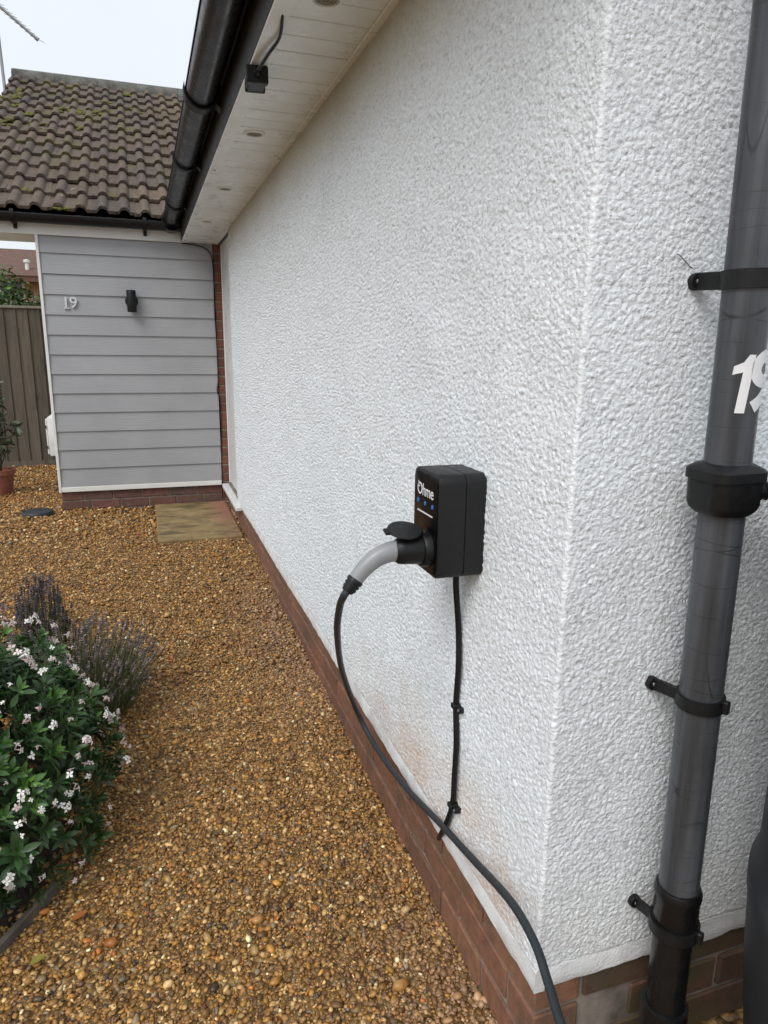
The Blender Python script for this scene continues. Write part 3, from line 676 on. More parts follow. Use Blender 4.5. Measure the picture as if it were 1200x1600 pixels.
# moss cushions
V, Fq = ICO2; mv, mf = [], []; off = 0
spots = [(125, 175, 1.6), (155, 176, 1.2), (60, 195, .8), (22, 148, 1.2), (30, 140, 1), (15, 185, 1), (48, 178, .7), (165, 160, .7), (100, 170, .9), (120, 198, .9), (70, 206, .7),
         (40, 295, .6), (100, 325, .7), (210, 170, .7), (217, 176, .6), (8, 190, .8), (27, 165, .8), (180, 305, .5), (198, 148, .8), (20, 152, .9), (90, 168, .7)]
for px, py, sc_ in spots:
    d = ray(px, py); P0 = E0 + Nn * 0.056; t = (P0 - O).dot(Nn) / d.dot(Nn); c = O + d * t
    for k in range(7):
        cc = c + Vector((random.gauss(0, .045), 0, 0)) * sc_ + U * random.gauss(0, .05) * sc_
        rr = random.uniform(0.012, 0.030) * sc_ ** 0.5
        pv = V * (1 + RNG.uniform(-.25, .25, (len(V), 1))) * rr
        pv = pv[:, [0]] * np.array([[1, 0, 0]]) * 1.3 + pv[:, [1]] * np.array(U)[None] * 1.2 + pv[:, [2]] * np.array(Nn)[None] * 0.55 + np.array(cc)[None]
        mv.append(pv); mf.append(Fq + off); off += len(V)
tag(fast_mesh('moss', np.concatenate(mv), np.concatenate(mf), MAT['moss'], roof, True), kind='stuff')

# ------------------------------------------------------------------ gutters
def gutter_profile(r, lip=0.006):
    pts = []
    for i in range(13): a = math.pi + math.pi * i / 12; pts.append((r * math.cos(a), r * 0.98 * math.sin(a)))
    pts += [(r, 0.012), (r - 0.004, 0.012)]
    for i in range(13): a = 2 * math.pi - math.pi * i / 12; pts.append(((r - 0.004) * math.cos(a), (r * 0.98 - 0.004) * math.sin(a)))
    pts += [(-r + 0.004, 0.004), (-r - 0.004, 0.004), (-r - 0.004, -0.002)]
    return pts
def bracket_prof(r):
    pts = []
    for i in range(13): a = math.pi * 0.97 + math.pi * 1.03 * i / 12; pts.append(((r + 0.004) * math.cos(a), (r + 0.004) * 0.98 * math.sin(a)))
    pts += [(r + 0.004, 0.03), (r + 0.016, 0.03), (r + 0.016, -r * 1.05)]
    for i in range(10): a = 2 * math.pi * 0.90 - math.pi * 0.93 * i / 9; pts.append(((r + 0.011) * math.cos(a), (r + 0.012) * 0.98 * math.sin(a)))
    return pts
RGU = 0.056
GXc, GZc = XE - 0.016 - RGU, 0.93 + H
g1 = empty('rain_gutter', (GXc, 3.4, GZc), 'wet black half-round gutter along the eaves above the white wall', 'gutter')
for a, b in ((0.72, 2.98), (2.984, 5.99)):
    bm = bmesh.new(); pr = gutter_profile(RGU)
    add_loft(bm, [[Vector((GXc + p[0], yy, GZc + p[1])) for p in pr] for yy in np.linspace(a, b, 2)]); bm_obj('gutter_channel', bm, MAT['gutter'], g1, True, 40)
for yy in (1.02, 2.0, 3.02, 4.02, 5.2):
    bm = bmesh.new(); pr = bracket_prof(RGU); wd_ = 0.020 if yy not in (3.02,) else 0.032
    add_loft(bm, [[Vector((GXc + p[0], yy + s * wd_, GZc + p[1])) for p in pr] for s in (-1, 1)]); bm_obj('gutter_bracket', bm, MAT['blk'], g1, True, 40)
g2 = empty('rain_gutter', (-0.4, 6.01, GZc), 'black half-round gutter under the brown roof tiles of the boarded wing', 'gutter')
GY2, GZ2 = 6.073 - 0.016 - RGU, 0.905 + H
bm = bmesh.new(); pr = gutter_profile(RGU)
add_loft(bm, [[Vector((xx, GY2 + p[0], GZ2 + p[1])) for p in pr] for xx in (-1.45, GXc + RGU + 0.01)]); bm_obj('gutter_channel', bm, MAT['gutter'], g2, True, 40)
for xx in (-0.83, 0.075, -1.3):
    bm = bmesh.new(); pr = bracket_prof(RGU)
    add_loft(bm, [[Vector((xx + s * 0.013, GY2 + p[0], GZ2 + p[1])) for p in pr] for s in (-1, 1)])
    add_box(bm, xx - 0.013, xx + 0.013, 6.052, 6.0725, GZ2 - 0.092, GZ2 - 0.02, 0.004); bm_obj('gutter_bracket', bm, MAT['blk'], g2, True, 40)
bm = bmesh.new(); pr = bracket_prof(RGU + 0.002)
add_loft(bm, [[Vector((GXc + p[0] * 1.03, yy, GZc - 0.012 + p[1] * 1.1)) for p in pr] for yy in (5.93, 6.068)])
bm_obj('gutter_corner', bm, MAT['gutter'], g1, True, 40)

# ------------------------------------------------------------------ charging point
YC0, YC1, ZC0, ZC1, XF = 1.198, 1.335, H - 0.447, H - 0.237, 0.520
yc, zc_ = (YC0 + YC1) / 2, (ZC0 + ZC1) / 2; cw, ch = YC1 - YC0, ZC1 - ZC0
def csec(x, inset, r): return [Vector((x, yc + a, zc_ + b)) for a, b in rrect(cw - 2 * inset, ch - 2 * inset, r)]
chg = empty('charging_point', (XW, yc, ZC0), 'black electric car charging box with lit blue dots fixed to white wall', 'car charger')
bm = bmesh.new(); add_loft(bm, [csec(XF, 0.0035, 0.017), csec(XF + 0.0012, 0.0012, 0.019), csec(XF + 0.005, 0.0, 0.020), csec(0.574, 0.0, 0.020), csec(0.5748, 0.0008, 0.0195)])
bm_obj('front_shell', bm, MAT['charger'], chg, True, 35)
bm = bmesh.new(); add_loft(bm, [csec(0.5762, 0.0008, 0.0195), csec(0.577, 0.0, 0.020), csec(XW - 0.002, 0.0, 0.020)])
bm_obj('back_shell', bm, MAT['charger'], chg, True, 35)
bm = bmesh.new(); add_loft(bm, [csec(0.574, 0.0025, 0.018), csec(0.577, 0.0025, 0.018)]); bm_obj('seam_gasket', bm, MAT['blk'], chg, True, 35)
bm = bmesh.new(); add_loft(bm, [csec(XF - 0.0016, 0.009, 0.014), csec(XF - 0.0010, 0.0075, 0.015), csec(XF + 0.002, 0.0075, 0.015)])
fp = bm_obj('front_panel', bm, MAT['blkgloss'], chg, True, 30)
TFR = lambda y, z, x: frame(Vector((x, y, z)), Vector((0, -1, 0)), Vector((0, 0, 1)), Vector((-1, 0, 0)))
bm = text_bm('Ohme', 0.0345, 0.0002, 0.0002, spacing=0.95); bm.transform(TFR(1.268, H - 0.2795, XF - 0.0020)); bm_obj('logo', bm, MAT['print'], fp)
bm = bmesh.new(); add_box(bm, -0.0375, -0.0352, 0.004, 0.016, -0.0002, 0.0002); add_box(bm, -0.0360, -0.029, 0.004, 0.0064, -0.0002, 0.0002)
bm.transform(TFR(1.268, H - 0.2795, XF - 0.0020)); bm_obj('logo_mark', bm, MAT['print'], fp)
for yy in (1.306, 1.268, 1.230):
    lathe('status_light', [(0.0005, 0.0012), (0.0042, 0.0012), (0.0048, 0.0), (0.0048, -0.001)], TFR(yy, H - 0.3045 + (yy - 1.268) * 0.0, XF - 0.0016), MAT['led'], fp, 14)
bm = bmesh.new(); add_box(bm, -0.040, 0.040, -0.0014, 0.0014, -0.0002, 0.0003); bm.transform(TFR(1.268, H - 0.3245, XF - 0.0020)); bm_obj('panel_line', bm, MAT['print'], fp)
# socket, flap
YS, ZSK = 1.250, H - 0.394
lathe('socket_ring', [(0.012, -0.004), (0.036, -0.004), (0.036, 0.012), (0.0335, 0.016), (0.030, 0.016), (0.029, 0.008), (0.012, 0.008)], TFR(YS, ZSK, XF - 0.0015), MAT['blk'], chg, 32)
fl_dir = Vector((-1, 0, 0.02)).normalized(); fl_n = Vector((0.32, -0.25, 1)).normalized(); fl_y = fl_n.cross(fl_dir).normalized(); fl_n = fl_dir.cross(fl_y).normalized()
fc = Vector((XF - 0.050, YS + 0.004, ZSK + 0.0405))
lathe('socket_flap', [(0.001, -0.003), (0.029, -0.003), (0.034, -0.0025), (0.0355, 0.0), (0.034, 0.003), (0.001, 0.0042)], frame(fc, fl_dir, fl_y, fl_n), MAT['charger'], chg, 32)
bm = bmesh.new(); add_tube(bm, [(XF - 0.012, YS - 0.018, ZSK + 0.036), (XF - 0.012, YS + 0.022, ZSK + 0.036)], 0.005, 10)
add_box(bm, -0.006, 0.006, -0.010, 0.010, -0.003, 0.003, 0.001, 1, frame(fc + fl_dir * 0.036 - fl_n * 0.001, fl_dir, fl_y, fl_n)); bm_obj('flap_hinge', bm, MAT['blk'], chg, True, 40)
bm = bmesh.new(); add_lathe(bm, [(0.0105, 0.0), (0.0145, -0.002), (0.0155, -0.009), (0.0125, -0.016), (0.0085, -0.018), (0.001, -0.018)], T3(0.592, 1.268, ZC0 + 0.001), 20)
bmesh.ops.recalc_face_normals(bm, faces=bm.faces[:]); bm_obj('cable_gland', bm, MAT['blk'], chg, True, 40)
# supply cable clipped down the wall
XC = XW - 0.012
sp = [Vector((0.592, 1.268, ZC0 - 0.012)), Vector((0.594, 1.268, ZC0 - 0.05))] + [on_x(px, py, XC) for px, py in ((716.5, 985), (716.5, 1040), (712.5, 1100), (713, 1160), (710, 1215), (708, 1250), (702, 1275))] + [on_x(691, 1300, XC + 0.003), on_x(686, 1309, XC + 0.02)]
scab = empty('supply_cable', sp[-1], 'thin black supply cable clipped down the white wall below the charger', 'cable')
tube('cable_sheath', catmull(sp, 8), 0.0066, MAT['blk'], scab, 12)
for px, py in ((713, 1103), (707, 1258)):
    c = on_x(px, py, XC); bm = bmesh.new()
    add_box(bm, XC - 0.010, XW + 0.002, c.y - 0.010, c.y + 0.010, c.z - 0.006, c.z + 0.006, 0.002)
    add_box(bm, XC - 0.004, XW + 0.004, c.y - 0.024, c.y - 0.010, c.z - 0.008, c.z + 0.004, 0.002)
    cl = bm_obj('cable_clip', bm, MAT['blk'], scab); lathe('nail_head', [(0.0005, 0.0015), (0.003, 0.001), (0.0035, 0)], TFR(c.y - 0.017, c.z - 0.002, XC - 0.004), MAT['screw'], cl, 8)
# charging plug and its cable
plug = empty('charging_lead', (0.44, YS, ZSK), 'grey handled charging plug in the wall box with long drooping charcoal cable', 'charging cable')
def sweep(name, pts, radii, mat, asp=1.0, n=18):
    """elliptic sweep in the plane y = const; radii vertical, asp scales sideways"""
    bm = bmesh.new(); secs = []
    for i, p in enumerate(pts):
        t = (Vector(pts[min(i + 1, len(pts) - 1)]) - Vector(pts[max(i - 1, 0)])).normalized(); s = Vector((0, 1, 0)); u = t.cross(s).normalized()
        secs.append([Vector(p) + u * radii[i] * math.cos(2 * math.pi * k / n) + s * radii[i] * asp * math.sin(2 * math.pi * k / n) for k in range(n)])
    add_loft(bm, secs); return bm_obj(name, bm, mat, plug, True, 40)
sweep('plug_body', [(XF - 0.006, YS, ZSK), (XF - 0.02, YS, ZSK), (XF - 0.055, YS, ZSK), (XF - 0.066, YS, ZSK), (XF - 0.072, YS, ZSK + 0.0)], [0.0290, 0.0295, 0.0275, 0.0255, 0.021], MAT['blk'])
hp = catmull([(XF - 0.058, YS, ZSK + 0.002), (XF - 0.085, YS, ZSK - 0.001), (XF - 0.112, YS, ZSK - 0.012), (XF - 0.136, YS, ZSK - 0.032), (XF - 0.153, YS, ZSK - 0.053)], 5)
sweep('handle', hp, list(np.interp(np.linspace(0, 1, len(hp)), [0, 0.12, 0.5, 0.85, 1], [0.0210, 0.0215, 0.0188, 0.0160, 0.0155])), MAT['grip'], 0.92)
hd = (hp[-1] - hp[-3]).normalized()
sr = [hp[-1] - hd * 0.006 + hd * t for t in (0, 0.004, 0.010, 0.0102, 0.014, 0.0142, 0.018, 0.0182, 0.022, 0.0222, 0.026, 0.0262, 0.031, 0.033)]
sweep('strain_relief', sr, [0.0140, 0.0172, 0.0170, 0.0148, 0.0148, 0.0164, 0.0162, 0.0138, 0.0138, 0.0152, 0.0150, 0.0130, 0.0126, 0.0105], MAT['blk'], 0.95)
ce = hp[-1] + hd * 0.022
cp = [ce, ce + hd * 0.016] + [on_x(px, py, x) for px, py, x in ((530.5, 950, .352), (527, 990, .375), (534, 1045, .445), (553, 1100, .535), (572, 1140, .575), (600, 1186, .592), (640, 1237, .598), (688, 1287, .597), (742, 1346, .588), (797, 1407, .572), (834, 1470, .562), (857, 1537, .548), (878, 1605, .53))]
cp += [cp[-1] + Vector((-0.03, -0.14, 0.0)), Vector((0.44, 0.30, H - 1.05)), Vector((0.40, 0.05, H - 1.25)), Vector((0.42, -0.3, 0.008)), Vector((0.6, -0.9, 0.008)), Vector((1.0, -1.6, 0.008))]
tube('cable_sheath', catmull(cp, 10), 0.0077, MAT['cable'], plug, 14)

# ------------------------------------------------------------------ downpipe with brackets, diverter, house number
PY = 0.83
def pax(z): return Vector((0.832 - 0.014 * (z - H), PY, z))     # slightly leaning axis
dp = empty('downpipe', pax(0.0), 'weathered grey round downpipe with black brackets and white 19 sticker', 'downpipe')
tube('pipe', [pax(H - 0.97), pax(H - 0.25), pax(H - 0.16), pax(ZS + 0.3)], 0.034, MAT['pipe'], dp, 40)
lean = Vector((-0.014, 0, 1)).normalized(); LX = Vector((0, -1, 0)).cross(lean).normalized(); LX = -LX if LX.x < 0 else LX; LY = lean.cross(LX)
def pfr(z): return frame(pax(z), LX, LY, lean)
lathe('pipe_socket', [(0.0345, 0.075), (0.0372, 0.074), (0.0405, 0.066), (0.0405, 0.056), (0.0385, 0.050), (0.0385, -0.012), (0.0345, -0.03)], pfr(H - 0.998), MAT['blkpipe'], dp, 40)
tube('lower_pipe', [pax(H - 1.38), pax(H - 1.0)], 0.0342, MAT['blkpipe'], dp, 40)
lathe('ground_socket', [(0.035, 0.02), (0.041, 0.018), (0.042, 0.0), (0.040, -0.15)], pfr(H - 1.20), MAT['blkpipe'], dp, 40)
def bracket(z, rad, foot_px, hgt=0.022):
    c = pax(z); f = on_y(foot_px[0], foot_px[1], YW - 0.007)
    b = empty('pipe_bracket', c); b.parent = dp; b.location -= dp.location
    lathe('pipe_clip', [(rad - 0.0015, -hgt / 2), (rad + 0.0045, -hgt / 2), (rad + 0.0045, hgt / 2), (rad - 0.0015, hgt / 2)], pfr(z), MAT['blk'], b, 40)
    bm = bmesh.new(); zc = f.z
    side = Vector((c.x - rad * 0.55, c.y + rad * 0.55, z)); d = (Vector((f.x, YW - 0.004, f.z)) - side); u = d.normalized(); n_ = u.cross(Vector((0, 0, 1))).normalized(); up = n_.cross(u).normalized()
    add_box(bm, 0, d.length, -0.0035, 0.0035, -hgt / 2, hgt / 2, 0.0012, 1, frame(side, u, n_, up))
    add_lathe(bm, [(0.001, 0.007), (0.0115, 0.007), (0.0125, 0.004), (0.0125, -0.006)], frame(Vector((f.x, YW - 0.006, zc)), Vector((1, 0, 0)), Vector((0, 0, 1)), Vector((0, -1, 0))), 16)
    bmesh.ops.recalc_face_normals(bm, faces=bm.faces[:]); bm_obj('bracket_arm', bm, MAT['blk'], b, True, 40)
    lathe('screw', [(0.0005, 0.0022), (0.0035, 0.002), (0.0042, 0.0)], frame(Vector((f.x, YW - 0.0132, zc)), Vector((1, 0, 0)), Vector((0, 0, 1)), Vector((0, -1, 0))), MAT['screw'], b, 10)
    # clamp ears with a screw on the room side of the pipe
    bm = bmesh.new(); add_box(bm, rad - 0.002, rad + 0.012, -0.006, 0.006, -hgt / 2, hgt / 2, 0.002, 1, pfr(z) @ Matrix.Rotation(math.radians(-62), 4, 'Z')); bm_obj('clamp_ear', bm, MAT['blk'], b)
bracket(H + 0.100, 0.034, (1087, 440), 0.026)
bracket(H - 0.562, 0.034, (1019, 1067), 0.022)
bracket(H - 1.008, 0.0385, (991, 1407), 0.022)
# rainwater diverter: lidded rounded box round the pipe, hose stub to the water butt
zd = H - 0.205
def dsec(z, dx, dy, r=0.022, cx=-0.003, cy=-0.002): return [pfr(z) @ Vector((a + cx, b + cy, 0)) for a, b in rrect(dx, dy, r, 5)]
dv = empty('rain_diverter', pax(zd)); dv.parent = dp; dv.location -= dp.location
bm = bmesh.new(); add_loft(bm, [dsec(zd - 0.037, 0.074, 0.074, 0.03), dsec(zd - 0.030, 0.086, 0.080, 0.026), dsec(zd - 0.022, 0.088, 0.083), dsec(zd + 0.018, 0.090, 0.085)]); bm_obj('diverter_body', bm, MAT['blk'], dv, True, 35)
bm = bmesh.new(); add_loft(bm, [dsec(zd + 0.016, 0.096, 0.090), dsec(zd + 0.030, 0.096, 0.090), dsec(zd + 0.034, 0.090, 0.084), dsec(zd + 0.040, 0.074, 0.073, 0.03)]); bm_obj('diverter_lid', bm, MAT['blk'], dv, True, 35)
# white 19 sticker wrapped on the pipe
def wrap(bm, ang0, zc, r):
    xs_ = [v.co.x for v in bm.verts]
    for k in range(int(min(xs_) / 0.0025) - 1, int(max(xs_) / 0.0025) + 2):
        bmesh.ops.bisect_plane(bm, geom=bm.verts[:] + bm.edges[:] + bm.faces[:], plane_co=(k * 0.0025, 0, 0), plane_no=(1, 0, 0))
    for v in bm.verts:
        a = math.radians(ang0) + v.co.x / r; p = pax(zc + v.co.y)
        v.co = Vector((p.x + r * math.cos(a), p.y + r * math.sin(a), p.z))
st = empty('number_sticker', pax(H - 0.046)); st.parent = dp; st.location -= dp.location
bm = bmesh.new(); hh_, sh = 0.083, 0.10
one = [(0.48, 0.0), (0.80, 0.0), (0.80, 1.0), (0.58, 1.0), (0.44, 0.87), (0.16, 0.80), (0.16, 0.655), (0.48, 0.70)]
bmf = bm.faces.new([bm.verts.new((a * 0.042 - 0.0315 + sh * (b - .5) * hh_, (b - 0.5) * hh_, 0)) for a, b in one]); bm.normal_update(); bmesh.ops.triangulate(bm, faces=bm.faces[:])
wrap(bm, -108, H - 0.046, 0.0346); bm_obj('digit', bm, MAT['sticker'], st, True)
bm = text_bm('9', 0.114, 0.0042, 0.0, 0.10); bm.transform(Matrix.Translation((0.0235, 0.0005, 0))); wrap(bm, -108, H - 0.046, 0.0346); bm_obj('digit', bm, MAT['sticker'], st, True)

# ------------------------------------------------------------------ water butt and hose
BX, BY, BRr = 1.135, 0.565, 0.29
butt = empty('water_butt', (BX, BY, 0), 'large black ribbed plastic water butt on a stand beside the downpipe', 'water butt')
zb0 = H - 1.225
prof = [(0.02, zb0), (0.245, zb0), (0.256, zb0 + 0.012), (0.272, H - 1.073), (0.280, H - 0.99), (0.285, H - 0.91), (0.289, H - 0.885), (0.289, H - 0.855), (0.2785, H - 0.835), (0.2785, H - 0.70), (0.280, H - 0.50), (0.290, H - 0.47), (0.290, H - 0.44), (0.280, H - 0.41), (0.276, H - 0.25), (0.284, H - 0.235), (0.284, H - 0.215), (0.02, H - 0.20)]
lathe('barrel', prof, T3(BX, BY, 0), MAT['butt'], butt, 56, 60)
lathe('lid', [(0.28, 0.0), (0.297, 0.0), (0.297, 0.022), (0.285, 0.03), (0.05, 0.045), (0.001, 0.046)], T3(BX, BY, H - 0.213), MAT['butt'], butt, 48)
lathe('stand', [(0.27, -0.02), (0.262, 0.05), (0.243, zb0 - 0.02), (0.243, zb0 + 0.004), (0.01, zb0 + 0.004)], T3(BX, BY, 0), MAT['butt'], butt, 40)
hose = empty('diverter_hose', (0.95, 0.75, zd - 0.002), 'short ribbed black hose from the diverter to the water butt', 'hose')
hp0 = pfr(zd - 0.006) @ Vector((0.038, -0.010, 0)); hp1 = Vector((BX - 0.12, BY + 0.27 - 0.02, zd - 0.06)); 
hpts = catmull([hp0, hp0 + Vector((0.05, -0.015, 0.001)), (hp0 + hp1) / 2 + Vector((0.01, 0, 0.0)), hp1 + Vector((0, 0, 0.005)), Vector((BX - 0.05, BY + 0.1, zd - 0.075))], 24)
tube('ribbed_hose', hpts, [0.0150 if (i // 2) % 2 else 0.0128 for i in range(len(hpts))], MAT['blk'], hose, 16, 20)

# ------------------------------------------------------------------ fittings on the boarded front
lm = empty('wall_lamp', on_y(205, 470, YF - 0.03), 'black cylindrical up and down wall lamp on grey boards', 'wall lamp')
lc = on_y(205.5, 470.5, YF - 0.075)
lathe('lamp_tube', [(0.028, -0.078), (0.034, -0.082), (0.035, -0.080), (0.035, 0.080), (0.034, 0.082), (0.028, 0.078)], T3(lc.x, lc.y, lc.z), MAT['blk'], lm, 24)
lathe('lamp_backplate', [(0.001, 0.014), (0.045, 0.014), (0.048, 0.010), (0.048, -0.012)], frame(Vector((lc.x, YF - 0.034, lc.z)), Vector((1, 0, 0)), Vector((0, 0, 1)), Vector((0, -1, 0))), MAT['blk'], lm, 24)
box('lamp_arm', (lc.x - 0.018, lc.x + 0.018, YF - 0.062, YF - 0.038, lc.z - 0.02, lc.z + 0.02), MAT['blk'], lm, 0.002)
nc = on_y(109, 473.5, YF - 0.030)
num = empty('house_number', (nc.x, YF - 0.03, nc.z), 'raised silver house number 19 on grey boards beside the lamp', 'house number')
NF = lambda x, z: frame(Vector((x, YF - 0.033, z)), Vector((1, 0, 0)), Vector((0, 0, 1)), Vector((0, -1, 0)))
bm = text_bm('1', 0.118, 0.0005, 0.006); bm.transform(NF(nc.x - 0.027, nc.z)); 
add_box(bm, nc.x - 0.043, nc.x - 0.006, YF - 0.039, YF - 0.027, nc.z - 0.0425, nc.z - 0.034); bm_obj('digit', bm, MAT['digit'], num)
bm = text_bm('9', 0.118, 0.0005, 0.006); bm.transform(NF(nc.x + 0.026, nc.z)); bm_obj('digit', bm, MAT['digit'], num)
# black lead trailing from the soffit corner down the edge of the boards
tag(tube('wall_lead', catmull([on_y(284, 380, YF - 0.030), on_y(305, 383, YF - 0.030), on_y(322, 389, YF - 0.030), on_y(331, 403, YF - 0.030), on_y(334, 440, YF - 0.030), on_y(335.5, 490, YF - 0.030), on_y(339, 540, YF - 0.030), on_y(341, 590, YF - 0.030), on_y(339.5, 610, YF - 0.030), on_y(343, 622, YF - 0.028), on_y(345, 650, YF - 0.024), on_y(346.5, 735, YF - 0.018), on_y(347, 750, YF - 0.04), on_y(348, 779, YF - 0.03)], 6), 0.0042, MAT['blk'], None, 6),
    'thin black lead running down the edge of the grey boards', 'cable')
mb = empty('meter_box', (XL - 0.05, 6.6, H - 0.93), 'white plastic meter box on the side of the boarded wing', 'meter box')
box('box_body', (XL - 0.085, XL + 0.012, 6.36, 6.80, H - 0.925, H - 0.60), MAT['meter'], mb, 0.012, 2, smooth=True)
box('box_door', (XL - 0.100, XL - 0.086, 6.375, 6.785, H - 0.91, H - 0.615), MAT['meter'], mb, 0.005)
for zz in (H - 0.68, H - 0.85): box('latch', (XL - 0.103, XL - 0.095, 6.365, 6.374, zz - 0.012, zz + 0.012), MAT['dkfascia'], mb)

# junction box and tails under the soffit edge
jb = empty('junction_box', (0.365, 2.30, ZS - 0.01), 'small black cable junction box hanging under the white soffit edge', 'junction box')
jd = Vector((0.012, 0.145, 0)).normalized(); jz = Vector((0, 0, 1)); jx = jd.cross(jz); jc = Vector((0.366, 2.30, ZS - 0.029))
bm = bmesh.new(); add_box(bm, -0.026, 0.026, -0.055, 0.035, -0.018, 0.022, 0.004, 1, frame(jc, jx, jd, jz)); bm_obj('box_body', bm, MAT['blk'], jb)
bm = bmesh.new(); add_box(bm, -0.032, 0.032, -0.058, -0.028, -0.022, 0.024, 0.004, 1, frame(jc, jx, jd, jz)); bm_obj('box_cap', bm, MAT['blk'], jb)
bm = bmesh.new(); add_box(bm, -0.030, 0.030, 0.034, 0.050, -0.018, 0.022, 0.003, 1, frame(jc, jx, jd, jz)); bm_obj('box_flange', bm, MAT['blk'], jb)
bm = bmesh.new()
add_tube(bm, [jc - jd * 0.058, jc - jd * 0.085], [0.011, 0.008], 10); bm_obj('cable_gland', bm, MAT['blk'], jb, True, 40)
bm = bmesh.new(); add_tube(bm, [jc + jd * 0.05, jc + jd * 0.078], [0.011, 0.007], 10); bm_obj('cable_gland', bm, MAT['blk'], jb, True, 40)
tube('cable_tail', catmull([jc - jd * 0.08, Vector((0.372, 2.12, ZS - 0.020)), Vector((0.385, 2.02, ZS - 0.014)), Vector((0.376, 1.93, ZS - 0.006)), Vector((0.37, 1.89, ZS + 0.004))], 6), [0.0052 - 0.00008 * i for i in range(25)], MAT['blk'], jb, 8)
tube('cable_tail', catmull([jc + jd * 0.07, jc + jd * 0.11 + Vector((0, 0, .006)), jc + jd * 0.15 + Vector((-.012, 0, .025))], 6), [0.006 - 0.00035 * i for i in range(13)], MAT['blk'], jb, 8)
# stray wire on the gable face
tag(tube('stray_wire', catmull([on_y(1058, 397, YW - 0.006), on_y(1062, 399, YW - 0.010), on_y(1068, 405, YW - 0.008), on_y(1080, 418, YW - 0.003), on_y(1090, 418, YW - 0.001)], 5), 0.0007, MAT['blk'], None, 5), 'fine dark wire sticking out of the white render above a pipe bracket', 'wire')

# ------------------------------------------------------------------ on the gravel
sl = box('paving_slab', (0.02, 0.598, 4.87, 6.06, 0.0, 0.082), MAT['slab'], None, 0.008, 2)
tag(sl, 'mossy ochre paving slab forming the doorstep by the brick pier', 'paving slab')
cv = on_z(59, 803, 0.07)
cvr = empty('inspection_cover', (cv.x, cv.y, 0.05), 'round dark plastic inspection cover lying in the gravel', 'drain cover')
lathe('cover_rim', [(0.112, -0.05), (0.116, 0.010), (0.110, 0.020), (0.098, 0.022), (0.097, -0.05)], T3(cv.x, cv.y, 0.075), MAT['cover'], cvr, 32)
lathe('cover_plate', [(0.095, 0.0), (0.095, 0.020), (0.06, 0.026), (0.001, 0.027)], T3(cv.x, cv.y, 0.075), MAT['cover'], cvr, 32)
bm = bmesh.new()
ea, eb = on_z(-25, 1500, 0.02), on_z(88, 1378, 0.02); dd = (eb - ea).normalized(); nn = dd.cross(Vector((0, 0, 1)))
L_ = (eb - ea).length; add_box(bm, -0.5, L_, -0.008, 0.008, -0.04, 0.004, 0.004, 1, frame(ea, dd, nn, Vector((0, 0, 1))))
tag(bm_obj('edging_board', bm, MAT['edge'], None), 'weathered grey timber edging board at the foot of the flowering shrub', 'edging')
# a few fallen leaves on the gravel
leafcols = [(0.25, 0.16, 0.02), (0.30, 0.10, 0.02), (0.07, 0.045, 0.03), (0.22, 0.19, 0.03)]
for i, (px, py, ci, lab) in enumerate([(124, 1432, 1, 'orange fallen leaf on the gravel beside the edging board'), (60, 1500, 3, 'yellow green fallen leaf on the gravel in front of the edging board'), (500, 1136, 2, 'dark brown curled leaf on the gravel near the plinth'), (165, 878, 2, 'small dark leaf on the gravel beyond the tall lavender')]):
    c = on_z(px, py, float(gz(0, 2)) + 0.012); l = 0.022; wdt = 0.011; a = random.uniform(0, 6)
    P = [(-l, 0, 0.002), (-l * .4, wdt * .8, .006), (l * .3, wdt, .005), (l, 0, .001), (l * .3, -wdt, .006), (-l * .4, -wdt * .8, .005), (0, 0, -.001)]
    vv = [Vector((c.x + x * math.cos(a) - y_ * math.sin(a), c.y + x * math.sin(a) + y_ * math.cos(a), c.z + z)) for x, y_, z in P]
    o = mesh_from('fallen_leaf', vv, [(0, 6, 1), (1, 6, 2), (2, 6, 3), (3, 6, 4), (4, 6, 5), (5, 6, 0)], plain('dry_leaf_%d' % i, leafcols[ci], 0.6, 0.2, 60), None, True)
    tag(o, lab, 'leaf')

